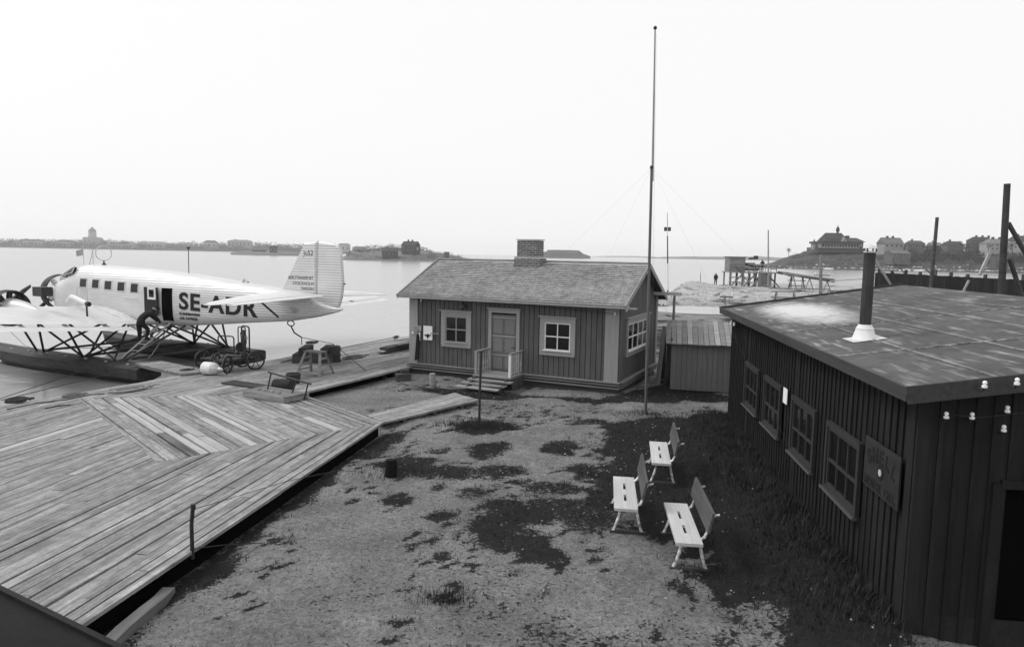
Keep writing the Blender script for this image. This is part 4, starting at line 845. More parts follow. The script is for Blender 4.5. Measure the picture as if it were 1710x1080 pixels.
# wings: airfoil loft, double-wing flap behind with a gap
AF = [(0, .0), (.02, .25), (.08, .5), (.2, .72), (.35, .78), (.55, .62), (.8, .3), (1, .02), (.8, -.1), (.55, -.2), (.3, -.28), (.1, -.25), (.02, -.15)]
def wst(y, dih=.084):
    k = (y - .7) / 13.6; le = 14.7 - 3.7 * k; te = 10.05 - .75 * k; z = 1.48 + dih * (y - .7); th = .62 - .44 * k; return le, te, z, th
for sd_ in (1, -1):
    rs_ = []
    for y in (.7, 1.5, 3, 5, 7.5, 10, 12.5, 14.0, 14.35):
        le, te, z, th = wst(y, .084 if sd_ > 0 else .036)
        if y > 14: le -= .5; te += .3; th *= .4
        rs_.append([Vector((le + (te - le) * a, sd_ * y, z + th * h - .16 * a)) for a, h in AF])
    wg = MB().loft(rs_).build('wing', M_aluw, plane, True)
    fr = []
    for y in (1.5, 7.4): 
        le, te, z, th = wst(y, .084 if sd_ > 0 else .036); fr.append([Vector((te + .10 - .66 * a, sd_ * y, z - .33 + .12 * h - .05 * a)) for a, h in AF])
    MB().loft(fr).build('flap', M_aluw, wg, True)
    fr = []
    for y in (7.5, 14.4):
        le, te, z, th = wst(y, .084 if sd_ > 0 else .036); fr.append([Vector((te + .10 - .6 * a, sd_ * y, z - .31 + .1 * h - .05 * a)) for a, h in AF])
    MB().loft(fr).build('aileron', M_aluw, wg, True)
    for y in (2.2, 3.8, 5.4, 7.0, 9.5, 12): 
        le, te, z, th = wst(y, .084 if sd_ > 0 else .036); MB().beam((te + .5, sd_ * y, z - .20), (te - .35, sd_ * y, z - .36), .05, .07).build('flap_hinge', M_alus, wg)
    # root fillet sweeping down the fuselage side to the trailing edge
    pts = [(14.9, .85, 1.80), (13.5, .87, 1.98), (12.3, .87, 1.94), (11.3, .87, 1.78), (10.4, .86, 1.52), (9.5, .86, 1.22)]
    MB().loft([[Vector((x, sd_ * (y - .06), z - .25)), Vector((x, sd_ * (y - .03), z)), Vector((x, sd_ * (y + .05), z - .02)), Vector((x - .05, sd_ * (y + .3), z - .1)), Vector((x - .05, sd_ * (y + .3), z - .25))] for x, y, z in pts]).build('root_fillet', M_alus, wg, True)
    # port / starboard engine nacelle
    ey, ez_ = 3.75, 1.98
    nc_ = MB().lathe([(.02, 11.9), (.16, 12.3), (.30, 12.9), (.38, 13.5), (.42, 13.9), (.35, 14.1)], 20, (0, sd_ * ey, ez_), 'X').build('nacelle', M_alus, plane, True)
    MB().lathe([(.70, 13.75), (.735, 13.85), (.74, 14.2), (.69, 14.4), (.66, 14.38), (.69, 14.1), (.68, 13.8)], 28, (0, sd_ * ey, ez_), 'X', caps=False).build('cowl_ring', M_float, nc_, True)
    for k in range(9):
        t_ = 2 * math.pi * k / 9 + .3; MB().tube([(14.1, sd_ * ey + .3 * math.cos(t_), ez_ + .3 * math.sin(t_)), (14.1, sd_ * ey + .66 * math.cos(t_), ez_ + .66 * math.sin(t_))], .11, 8).build('cylinder', M_iron, nc_)
    pr_ = MB().lathe([(.12, 14.3), (.14, 14.55), (.06, 14.7), (.01, 14.72)], 14, (0, sd_ * ey, ez_), 'X').build('propeller_hub', M_alus, nc_, True)
    for s2 in (1, -1):
        MB().loft([[Vector((14.55 + dx, sd_ * ey + s2 * r_ * .80 + dy, ez_ - s2 * r_ * .6 + dz)) for dx, dy, dz in ((.03, 0, w2), (-.03, 0, w2 * .6), (-.03, 0, -w2), (.03, 0, -w2 * .6))] for r_, w2 in ((.1, .05), (.5, .1), (1.0, .11), (1.4, .06))]).build('propeller_blade', M_iron, pr_)
if True:   # fittings on the port wing
    ob_ = MB().box((12.02, 3.55, 2.72), (.62, .42, .36)).build('engine_hatch', M_iron, plane); MB().tube([(12.0, 3.5, 2.55), (11.95, 3.45, 2.2)], .05, 8).build('hatch_stay', M_iron, ob_)
    ep = MB().tube([(14.2, 1.35, 2.1), (13.2, 1.75, 2.38), (12.0, 2.35, 2.42), (11.0, 2.6, 2.30), (10.55, 2.7, 2.26)], [.09, .1, .1, .1, .09], 12).build('exhaust_pipe', M_white, plane, True)
    MB().tube([(10.62, 2.69, 2.27), (10.44, 2.72, 2.25)], .095, 12).build('exhaust_tip', M_iron, ep); MB().tube([(10.7, 2.66, 2.2), (10.68, 2.66, 1.75)], .035, 6).build('exhaust_stay', M_iron, ep)
# centre engine
ec = 2.36
eng = MB().lathe([(.62, 16.9), (.55, 17.1), (.4, 17.25)], 24, (0, 0, ec - .08), 'X').build('nose_cowl', M_alus, plane, True); eng.location = (-.5, 0, 0)
MB().lathe([(.78, 17.32), (.82, 17.38), (.84, 17.6), (.79, 17.82), (.75, 17.79), (.79, 17.6), (.78, 17.42), (.78, 17.32)], 32, (0, 0, ec), 'X', caps=False).build('cowl_ring', M_float, eng, True)
for k in range(9):
    t_ = 2 * math.pi * k / 9 + .2; MB().tube([(17.35, .3 * math.cos(t_), ec + .3 * math.sin(t_)), (17.35, .7 * math.cos(t_), ec + .7 * math.sin(t_))], .115, 8).build('cylinder', gm('cylinder_metal', .6, .5, metal=.2), eng)
    MB().tube([(17.0, .55 * math.cos(t_ + .35), ec + .55 * math.sin(t_ + .35)), (17.1, .76 * math.cos(t_ + .35), ec + .76 * math.sin(t_ + .35))], .03, 6).build('ring_bracket', M_alus, eng)
MB().lathe([(.35, 17.2), (.3, 17.6), (.14, 17.75), (.14, 17.95), (.02, 18.1)], 16, (0, 0, ec), 'X').build('propeller_hub', M_iron, eng, True)
for s2 in (1, -1): MB().loft([[Vector((17.9 + dx, s2 * r_ * .72, ec - s2 * r_ * .69 + dz)) for dx, dz in ((.03, w2), (-.03, w2 * .6), (-.03, -w2), (.03, -w2 * .6))] for r_, w2 in ((.1, .05), (.5, .1), (1.0, .11), (1.45, .06))]).build('propeller_blade', M_iron, eng)
# floats with struts
for sd_ in (1, -1):
    fy = sd_ * 2.6
    secs = []
    for x, hw, zt, zk in ((7.12, .50, .05, -.52), (8.5, .58, .06, -.75), (11.0, .64, .06, -.95), (11.05, .64, .06, -1.05), (14, .66, .05, -1.15), (16, .58, .08, -1.0), (17.4, .36, .16, -.5), (18.0, .08, .2, .0)):
        secs.append([Vector((x, fy + y, z)) for y, z in ((-hw, zt - .06), (-hw * .7, zt), (0, zt + .05), (hw * .7, zt), (hw, zt - .06), (hw, zt - .42 if zk < -.3 else zt - .1), (0, zk), (-hw, zt - .42 if zk < -.3 else zt - .1))])
    fl = MB().loft(secs).build('float', M_float, plane, False)
    MB().add([(x, fy + s2 * hw, zt + .004) for x, hw, zt in ((7.2, .34, .05), (8.5, .4, .06), (11, .44, .06), (14, .46, .05), (16, .4, .08), (17.3, .24, .16)) for s2 in (-1, 1)], [(2 * k, 2 * k + 2, 2 * k + 3, 2 * k + 1) for k in range(5)]).build('float_deck', M_floatt, fl)
    for k in range(7): MB().lathe([(.05, 0), (.05, .03)], 8, (8 + k * 1.3, fy + .25 * sd_, .09)).build('hatch_cap', M_alus, fl)
    for a, c in (((14.4, 2.6, .1), (14.0, 3.6, 1.7)), ((13.9, 2.5, .1), (12.6, .7, 1.28)), ((13.9, 2.6, .1), (12.4, 3.6, 1.6)), ((11.2, 2.6, .1), (12.7, 3.6, 1.6)), ((11.2, 2.6, .1), (10.6, 3.6, 1.55)),
                 ((11.2, 2.5, .1), (11.2, .7, 1.28)), ((11.0, 2.5, .1), (12.6, .65, 1.28)), ((9.0, 2.6, .1), (10.5, 3.5, 1.55)), ((8.9, 2.5, .1), (9.2, .7, 1.32)), ((8.8, 2.5, .1), (7.6, .6, 1.42)), ((11.1, 2.5, .1), (8.4, .6, 1.36)), ((9.2, 2.6, .1), (11.0, .7, 1.3))):
        MB().tube([(a[0], sd_ * a[1], a[2]), (c[0], sd_ * c[1], c[2])], .045, 8).build('strut', M_iron, fl)
for x in (9.0, 11.2, 14.0): MB().tube([(x, -2.5, .12), (x, 2.5, .12)], .05, 8).build('spreader_bar', M_iron, plane)
MB().tube([(11.2, -2.4, .12), (14.0, 2.4, .12)], .012, 5).build('brace_wire', M_iron, plane); MB().tube([(11.2, 2.4, .12), (14.0, -2.4, .12)], .012, 5).build('brace_wire', M_iron, plane)
# aerials on the roof
lo = MB(); lo.tube([(13.68, .33 * math.cos(t_), 4.22 + .33 * math.sin(t_)) for t_ in [2 * math.pi * k / 24 for k in range(25)]], .022, 6, False)
for o_ in (lo,):
    l_ = o_.build('loop_aerial', M_alus, plane, True); l_.location = (13.68, 0, 0); l_.rotation_euler = (0, 0, R(-12))
    for v in l_.data.vertices: v.co.x -= 13.68
MB().lathe([(.12, 3.68), (.08, 3.75), (.03, 3.8), (.03, 3.9)], 10, (13.68, 0, 0)).build('aerial_base', M_iron, plane)
MB().tube([(8.1, 0, 3.4), (8.08, 0, 4.5)], .016, 6).build('aerial_mast', M_iron, plane); MB().box((8.08, 0, 4.52), (.12, .06, .08)).build('aerial_head', M_iron, plane)
MB().tube([(15.0, .1, 3.5), (15.0, .1, 4.55)], .014, 6).build('aerial_mast', M_alus, plane)
MB().add([(15.01, .1, 4.1), (15.45, .13, 4.05), (15.4, .18, 4.3), (15.01, .1, 4.38), (15.01, .11, 4.1), (15.45, .14, 4.05), (15.4, .19, 4.3), (15.01, .11, 4.38)], [(0, 1, 2, 3), (7, 6, 5, 4)]).build('pennant', M_paperg, plane)
MB().tube([(14.75, 0, 3.68), (14.45, 0, 4.35), (14.45, 0, 3.7)], .018, 6).build('aerial_trestle', M_alus, plane); MB().tube([(14.6, 0, 4.02), (14.45, 0, 4.02)], .014, 6).build('aerial_trestle', M_alus, plane)
MB().tube([(5.0, 0, 3.22), (4.9, 0, 3.36), (4.7, 0, 3.24)], .05, 6).build('roof_vent', M_alus, plane)
MB().tube([(2.3 + .17 * math.cos(t_), .2, 1.80 + .1 * math.sin(t_)) for t_ in [2 * math.pi * k / 12 for k in range(13)]], .022, 6, False).build('mooring_ring', M_iron, plane)
PMW = Matrix.Translation(TL) @ Matrix.Rotation(R(90 - AZP), 4, 'Z')
pw = lambda *v: PMW @ Vector(v)
# ---- ladder from the float to the doorway
la_, lb2 = pw(8.95, 2.35, .12), pw(8.28, .98, 1.50); ld = thing('ladder', 'light wooden ladder leaning from the float to the open aircraft door', 'ladder', la_)
sidev = pw(1, .45, 0) - pw(0, 0, 0); sidev = Vector((sidev.x, sidev.y, 0)).normalized() * .19
for s2 in (-1, 1): MB().beam(sidev * s2, lb2 - la_ + sidev * s2 * .9, .035, .06).build('rail', M_deckl, ld)
for k in range(6): c = (lb2 - la_) * (.08 + k * .17); MB().tube([c - sidev, c + sidev], .018, 6).build('rung', M_deckl, ld)
MB().tube([pw(8.2, 1.0, 1.25) - la_, pw(8.05, 1.5, .7) - la_, pw(7.75, 2.0, .4) - la_, pw(7.3, 2.5, .34) - la_], .018, 6).build('hose', M_rope, ld)
# ---- gangway between wharf and float
ga, gb = wh(23.0, .35) + Vector((0, 0, .34)), pw(7.35, 2.45, .16); gd = (gb - ga); gw = thing('gangway', 'short slatted wooden gangway from wharf to float stern', 'gangway', ga, math.atan2(gd.y, gd.x))
gl = math.hypot(gd.x, gd.y); gs = gd.z / gl
for k in range(int(gl / .16)): piece('slat', gw, (.08 + k * .16, 0, (.08 + k * .16) * gs + .02), (.12, .95, .035), M_oldwood)
for s2 in (-.42, .42): MB().beam((0, s2, -.04), (gl, s2, gs * gl - .04), .06, .09).build('bearer', M_oldwood, gw)
MB().beam((.1, -.42, -.1), (gl * .5, -.42, -.62), .05, .05).build('brace', M_oldwood, gw); MB().beam((gl * .5, -.42, -.62), (gl, -.42, gs * gl - .1), .05, .05).build('brace', M_oldwood, gw)
# ================================================================== PEOPLE
def person(name, label, loc, rz, J, mats, cap=True, scale=1.0):
    """J: joint name -> (pos, radius). One continuous skinned body."""
    order = ['pelvis', 'waist', 'chest', 'neck', 'head', 'crown', 'lsh', 'lel', 'lwr', 'lha', 'rsh', 'rel', 'rwr', 'rha', 'lhip', 'lkn', 'lan', 'lto', 'rhip', 'rkn', 'ran', 'rto']
    ed = [('pelvis', 'waist'), ('waist', 'chest'), ('chest', 'neck'), ('neck', 'head'), ('head', 'crown')]
    for s_ in 'lr': ed += [('chest', s_ + 'sh'), (s_ + 'sh', s_ + 'el'), (s_ + 'el', s_ + 'wr'), (s_ + 'wr', s_ + 'ha'), ('pelvis', s_ + 'hip'), (s_ + 'hip', s_ + 'kn'), (s_ + 'kn', s_ + 'an'), (s_ + 'an', s_ + 'to')]
    rad = dict(pelvis=(.18, .15), waist=(.18, .14), chest=(.2, .15), neck=(.06, .06), head=(.085, .095), crown=(.07, .08), sh=.09, el=.07, wr=.05, ha=.045, hip=.12, kn=.085, an=.06, to=.05)
    me = bpy.data.meshes.new(name); me.from_pydata([J[k] for k in order], [(order.index(a), order.index(c)) for a, c in ed], [])
    ob = bpy.data.objects.new('tmp', me); COL.objects.link(ob); sk = ob.modifiers.new('s', 'SKIN'); sk.use_smooth_shade = True; ss = ob.modifiers.new('u', 'SUBSURF'); ss.levels = 2; ss.render_levels = 2
    for i, k in enumerate(order):
        r_ = rad.get(k) or rad.get(k[1:]); r_ = r_ if isinstance(r_, tuple) else (r_, r_); me.skin_vertices[0].data[i].radius = r_; me.skin_vertices[0].data[i].use_root = (i == 0)
    dg = bpy.context.evaluated_depsgraph_get(); m2 = bpy.data.meshes.new_from_object(ob.evaluated_get(dg)); bpy.data.objects.remove(ob)
    m2.name = name; m2.materials.clear(); [m2.materials.append(x) for x in mats]
    hd = Vector(J['head']); hands = [Vector(J['lha']), Vector(J['rha'])]; nk = Vector(J['neck'])
    for p_ in m2.polygons:
        c = p_.center; p_.use_smooth = True
        if (c - hd).length < .15 and (c - hd).dot(hd - nk) > -.008: p_.material_index = 1
        elif min((c - h_).length for h_ in hands) < .07: p_.material_index = 1
    o = link(name, m2, None, loc, (0, 0, rz)); o.scale = (scale,) * 3; tag(o, label, 'person')
    if cap:
        cr = Vector(J['crown']); d = (cr - hd).normalized(); mbb = MB(); q_ = d.to_track_quat('Z', 'Y').to_matrix()
        mbb.lathe([(.12, -.03), (.115, .01), (.095, .06), (.04, .09)], 12); me_ = mbb.mesh('cap', mats[0], True); cp_ = link('cap', me_, o, hd + d * .03); cp_.rotation_euler = q_.to_euler()
        bmk_ = MB().box((0, .12, -.02), (.15, .1, .015)).build('cap_brim', mats[0], cp_)
    return o
def stand(**k):
    J = dict(pelvis=(0, 0, .95), waist=(0, .0, 1.1), chest=(0, -.01, 1.36), neck=(0, 0, 1.52), head=(0, .02, 1.63), crown=(0, .02, 1.74), lsh=(-.19, 0, 1.42), lel=(-.25, -.03, 1.16), lwr=(-.22, .06, .93), lha=(-.21, .09, .84), rsh=(.19, 0, 1.42), rel=(.25, -.03, 1.16), rwr=(.22, .06, .93), rha=(.21, .09, .84),
        lhip=(-.1, 0, .88), lkn=(-.11, .03, .5), lan=(-.12, -.02, .1), lto=(-.13, .13, .045), rhip=(.1, 0, .88), rkn=(.12, .04, .5), ran=(.14, 0, .1), rto=(.16, .15, .045)); J.update(k); return J
# man climbing the ladder, bent forward into the doorway (local +y = the way he faces)
fdir = pw(0, -1, 0) - pw(0, 0, 0)
mp_ = pw(8.75, 1.72, .62)
J = stand(pelvis=(0, -.08, .98), waist=(0, .03, 1.1), chest=(0, .3, 1.28), neck=(.02, .45, 1.38), head=(.03, .55, 1.46), crown=(.04, .62, 1.54), lsh=(-.19, .3, 1.32), lel=(-.27, .5, 1.12), lwr=(-.2, .64, .95), lha=(-.18, .7, .9), rsh=(.19, .32, 1.32), rel=(.28, .5, 1.1), rwr=(.24, .62, .92), rha=(.22, .66, .86),
          lhip=(-.1, -.06, .92), lkn=(-.12, -.03, .48), lan=(-.1, -.1, .06), lto=(-.1, .05, .02), rhip=(.1, -.04, .92), rkn=(.13, .22, .66), ran=(.12, .12, .3), rto=(.12, .26, .27))
person('person', 'person in dark clothes climbing a ladder, leaning into the aircraft doorway', mp_, math.atan2(fdir.y, fdir.x) - math.pi / 2 - R(18), J, [M_cloth, M_skin])
q = P(1195, 472, .75); q = PY(1195, 472, 100)
person('person', 'person in dark clothes standing alone on the sandy spit looking out', (q.x, q.y, gz(q.x, q.y)), R(160), stand(), [M_cloth2, M_skin])
# ================================================================== ON THE WHARF
def D(px, py, z=DECK_Z): return P(px, py, z)
def wheel(parent, c, r, axis_v, mat=M_iron, spokes=6, name='wheel'):
    q_ = Vector(axis_v).to_track_quat('Z', 'Y').to_matrix(); mbb = MB()
    mbb.tube([Vector((r * .94 * math.cos(t_), r * .94 * math.sin(t_), 0)) for t_ in [2 * math.pi * k / 28 for k in range(29)]], .035, 8, False)
    me_ = mbb.mesh('wheel', mat, True); o = link(name, me_, parent, c, q_.to_euler())
    sp = MB()
    for k in range(spokes): t_ = 2 * math.pi * k / spokes; sp.tube([(0, 0, 0), (r * .93 * math.cos(t_), r * .93 * math.sin(t_), 0)], .016, 6)
    sp.lathe([(.05, -.06), (.06, 0), (.05, .06)], 10); sp.build('spokes', mat, o); return o
# four-wheeled pump cart
cc = D(398, 617); cart = thing('pump_cart', 'iron four-wheeled trolley carrying an upright hand pump on the wharf', 'cart', (cc.x, cc.y, DECK_Z), math.atan2(WU.y, WU.x) - R(12))
rw = .32; ax = (0, 1, 0)
for xx, yy, r_, aa in ((.42, .42, rw, (.2, 1, 0)), (.42, -.42, rw, (.2, 1, 0)), (-.62, .40, .3, (-.55, 1, 0)), (-.62, -.40, .3, (-.55, 1, 0))): wheel(cart, (xx, yy, r_), r_, aa)
MB().box((-.1, 0, .38), (1.25, .5, .07)).build('bed', M_iron, cart); 
for xx in (.42, -.62): MB().tube([(xx, -.42, .31), (xx, .42, .31)], .03, 8).build('axle', M_iron, cart)
def hoop(o, x, w_, z0, z1, r_=.022, nm='frame'):
    MB().tube([(x, -w_, z0), (x, -w_, z1 - .08), (x, -w_ + .03, z1 - .02), (x, -w_ + .09, z1), (x, w_ - .09, z1), (x, w_ - .03, z1 - .02), (x, w_, z1 - .08), (x, w_, z0)], r_, 8).build(nm, M_iron, o, True)
hoop(cart, .30, .24, .38, 1.52, .028); hoop(cart, .16, .24, .38, 1.50, .02)
pu = MB().lathe([(.10, .4), (.13, .5), (.1, .62), (.07, .66), (.07, .85), (.1, .9), (.1, 1.2), (.05, 1.24), (.05, 1.36), (.02, 1.4)], 12, (.23, 0, 0)).build('pump', M_rust, cart, True)
MB().lathe([(.17, -.03), (.17, .03)], 18, (.10, .02, .8), 'Y').build('flywheel', M_iron, pu); MB().tube([(.23, .12, .95), (.23, .16, 1.3)], .035, 8).build('gauge_glass', M_glass, pu)
MB().lathe([(.08, -.02), (.08, .02)], 14, (.23, -.14, 1.12), 'X').build('gauge', M_galv, pu); MB().tube([(.3, .2, .75), (.5, .5, 1.0)], .014, 6).build('lever', M_iron, pu)
MB().tube([(-.1, .2, .45), (-.3, .24, .52), (-.35, .05, .55), (-.15, -.1, .52), (.05, -.1, .5)], .035, 8).build('hose', M_rope, cart, True)
MB().tube([(-.55, 0, .35), (-1.25, .05, .12)], .03, 8).build('drawbar', M_iron, cart)
# flat handcart with an arched handle
cc = D(366, 616); hc = thing('handcart', 'low two-wheeled handcart with arched iron handle beside the pump cart', 'cart', (cc.x - .25, cc.y + .55, DECK_Z), math.atan2(WU.y, WU.x) + R(10))
for yy in (.4, -.4): wheel(hc, (-.35, yy, .3), .3, (0.3, 1, 0))
MB().box((.05, 0, .33), (1.0, .62, .06)).build('bed', M_darkwood, hc); hoop(hc, .42, .34, .34, 1.06, .025, 'handle'); MB().tube([(-.35, -.4, .3), (-.35, .4, .3)], .028, 8).build('axle', M_iron, hc)
# white tank
cc = D(354, 626); tk = thing('tank', 'white cylindrical metal can with tapered neck lying beside the carts', 'tank', (cc.x, cc.y, DECK_Z + .22), R(-18))
MB().lathe([(.03, -.34), (.18, -.33), (.215, -.30), (.215, .06)], 20, (0, 0, 0), 'X').build('body', M_white, tk, True)
MB().lathe([(.215, .06), (.2, .12), (.15, .22), (.07, .27)], 20, (0, 0, 0), 'X').build('shoulder', M_alus, tk, True); MB().lathe([(.07, .27), (.06, .38), (.035, .4), (.03, .44)], 14, (0, 0, 0), 'X').build('neck', M_galv, tk, True)
# trestle step stool
cc = (D(502, 625) + D(537, 635) + D(553, 625) + D(520, 613)) / 4; ts = thing('trestle', 'weathered wooden trestle with side rungs on the wharf', 'trestle', (cc.x, cc.y - .1, DECK_Z), R(-22))
MB().box((0, 0, .80), (.72, .34, .045)).build('top', M_oldwood, ts)
for sx_ in (-1, 1):
    for sy in (-1, 1): MB().beam((sx_ * .30, sy * .12, .79), (sx_ * .48, sy * .40, 0), .09, .05).build('leg', M_oldwood, ts)
    for k in range(3): zz = .18 + k * .2; f_ = 1 - zz / .8; MB().beam((sx_ * (.30 + .18 * f_), -.12 - .28 * f_, zz), (sx_ * (.30 + .18 * f_), .12 + .28 * f_, zz), .03, .06).build('rung', M_oldwood, ts)
MB().beam((-.44, -.36, .12), (.44, -.36, .12), .03, .08).build('stretcher', M_oldwood, ts)
# luggage sledge
a, c, e = D(407, 662), D(475, 674), D(500, 666); u_ = c - a; sl_ = thing('sledge', 'heavy wooden sledge with an iron push handle on the deck corner', 'sledge', (a.x, a.y, DECK_Z), math.atan2(u_.y, u_.x))
ln = u_.length
piece('side_board', sl_, (ln / 2, 0, .10), (ln, .06, .18), M_oldwood); piece('side_board', sl_, (ln / 2 + .1, .78, .10), (ln, .06, .16), M_oldwood)
for k in range(5): piece('top_board', sl_, (ln / 2 + .04, .1 + k * .155, .175), (ln + .05, .145, .035), gm('sledge_wood', .18, .8, rnd=.2, noise=[(GR, .3)]))
for k in range(2): piece('end_board', sl_, (.04 + k * (ln - .03), .39, .09), (.05, .72, .14), M_oldwood)
MB().tube([(.42, .5, .18), (.52, .55, .66)], .022, 6).build('handle_post', M_iron, sl_); MB().tube([(ln - .25, .5, .18), (ln - .1, .55, .58)], .022, 6).build('handle_post', M_iron, sl_); MB().tube([(ln + .12, .6, .02), (ln + .3, .6, .54)], .022, 6).build('handle_post', M_iron, sl_)
MB().tube([(.4, .55, .68), (ln + .42, .58, .51)], .028, 8).build('handle_bar', M_iron, sl_)
for k in range(4): MB().lathe([(.05, .19), (.05, .24), (.02, .26)], 8, (.35 + k * .28, .25, 0)).build('bolt', M_oldwood, sl_)
rl_ = MB().lathe([(.05, -.32), (.17, -.3), (.19, 0), (.17, .3), (.05, .33)], 14, (0, 0, .19), 'X').build('canvas_roll', M_cloth2, None, True, (D(470, 655).x, D(470, 655).y + .15, DECK_Z), (0, 0, R(-22))); tag(rl_, 'dark rolled canvas lying behind the sledge', 'canvas roll')
a, c = D(378, 640), D(446, 650); o = piece('plank_sheet', None, ((a + c) / 2) + Vector((0, .1, .03)), ((c - a).length, .5, .05), M_darkwood, (0, 0, math.atan2((c - a).y, (c - a).x))); tag(o, 'flat dark board lying on the deck beside the sledge', 'board')
cc = D(490, 640); o = MB().lathe([(.2, 0), (.24, .3), (.22, .32), (.21, .29), (.17, .04)], 14, caps=False).build('tub', M_iron, None, True, (cc.x, cc.y, DECK_Z + .01)); tag(o, 'small round dark tub beside the trestle', 'tub')
# dark mooring crates
cc = D(528, 606); cr = thing('timber_block', 'dark timber mooring block with stacked beams behind the trestle', 'timber block', (cc.x - .15, cc.y + .45, DECK_Z), math.atan2(WU.y, WU.x) - R(60))
for k in range(3): piece('beam', cr, (0, -.4 + k * .4, .17), (1.5, .3, .32), M_darkwood)
for k in range(2): piece('beam', cr, (-.35 + k * .8, 0, .45), (.3, 1.2, .24), M_darkwood)
cc = D(552, 606); o = MB().box((0, 0, .3), (.5, .45, .6)).box((0, -.24, .3), (.54, .03, .08)).box((0, -.24, .52), (.54, .03, .08)).box((0, -.24, .1), (.54, .03, .08)).build('crate', M_darkwood, None, False, (cc.x, cc.y + .3, DECK_Z), (0, 0, R(25))); tag(o, 'dark square wooden crate at the end of the timber block', 'crate')
# ropes
def rope_coil(name, label, c, r_, n, flat=.5, seed=1, mat=M_rope, th=.018):
    g_ = random.Random(seed); pts = []
    for k in range(n * 14):
        t_ = 2 * math.pi * k / 14; rr = r_ * (1 + .2 * math.sin(t_ * .37 + seed) + g_.uniform(-.05, .05)); pts.append((rr * math.cos(t_), rr * flat * math.sin(t_), .02 + .02 * (k / 14) * .8 + g_.uniform(0, .01)))
    pts = pts[:]
    pts += [(r_ * 1.3, -.1, .03), (r_ * 1.7, .1, .02), (r_ * 2.1, .02, .02)]
    o = MB().tube(pts, th, 6).build(name, mat, None, True, (c.x, c.y, c.z), (0, 0, math.atan2(WU.y, WU.x))); return tag(o, label, 'rope')
rope_coil('rope_coil', 'oval coil of rope lying on the wharf near the float', D(215, 652), .5, 3, .6, 2, gm('pale_rope', .3, .95), .024)
rope_coil('rope_coil', 'dark bunched rope by the gangway end', D(312, 621), .2, 4, .7, 5, M_roped, .03)
rope_coil('rope_coil', 'dark rope heap around the corner mooring ring', D(28, 671), .22, 4, .8, 7, M_roped, .03)
rope_coil('rope_coil', 'loose tangle of rope spread beside the crate', D(590, 598), .5, 4, .45, 9, M_rope, .02)
rope_coil('rope_coil', 'dark chain heap on top of the timber block', D(520, 585) + Vector((0, 0, .3)), .22, 3, .8, 12, M_roped, .035)
rope_coil('rope_coil', 'small rope bundle at the edge beam', D(120, 662), .22, 3, .5, 4, M_rope, .02)
def line(name, label, pts, r_=.014, mat=M_roped): return tag(MB().tube(pts, r_, 5).build(name, mat, None, True), label, 'rope')
rt = pw(2.3, .2, 1.70); wt = D(517, 590) + Vector((0, 0, .5))
kn = rt.lerp(wt, .55) + Vector((0, 0, -.1))
line('mooring_rope', 'thick rope hanging from the tail ring with a knot', [rt, rt.lerp(kn, .3) + Vector((0, 0, -.12)), kn], .028)
line('mooring_rope', 'rope dropping straight from the knot to the timber block', [kn, (kn.x, kn.y, .8)], .016); line('mooring_rope', 'long taut rope running from the tail knot over the wharf to the yard', [kn, D(556, 590) + Vector((0, 0, .4)), D(610, 618), P(660, 636, .05), P(682, 643, .03)], .013)
line('mooring_rope', 'taut thin line from float stern down to the wharf beam', [pw(7.3, 2.8, .1), wh(17.8, .1) + Vector((0, 0, .45))], .012); line('mooring_rope', 'slack line dipping from the wing into the water', [pw(13.5, 4.6, 1.8), pw(12.6, 4.0, .6), pw(11.6, 3.4, .15)], .008)
line('mooring_rope', 'line slanting into the water from the corner mooring ring', [wh(16.6, .1) + Vector((0, 0, .4)), wh(18.5, -2.4) + Vector((0, 0, -.1)), pw(9.3, 2.6, .1)], .012)
for k, (yy, ll) in enumerate(((29.4, 'iron mooring cleat on the wharf edge beside the rope tangle'), (33.3, 'iron mooring cleat on the wharf edge beyond the timber pile'), (16.9, 'iron mooring ring at the wharf corner'))):
    c = wh(yy, .35); o = MB().tube([(-.25, 0, .14), (0, 0, .17), (.25, 0, .14)], [.03, .06, .03], 8).tube([(-.08, 0, 0), (-.08, 0, .16)], .04, 8).tube([(.08, 0, 0), (.08, 0, .16)], .04, 8).build('mooring_cleat', M_iron, None, True, (c.x, c.y, DECK_Z), (0, 0, math.atan2(WU.y, WU.x))); tag(o, ll, 'cleat')
line('mooring_rope', 'straight line along the wharf edge between the cleats', [wh(33.2, .4) + Vector((0, 0, .42)), wh(28, .5) + Vector((0, 0, .36)), wh(26, .9) + Vector((0, 0, .3))], .016)
line('hose', 'long dark hose trailing along the wharf edge beam', [D(12, 684), D(60, 674), D(110, 668), D(150, 660), D(175, 658)], .03)
line('hose', 'short dark hose end lying beside the rope bundle', [D(75, 682), D(98, 678), D(118, 676)], .025)
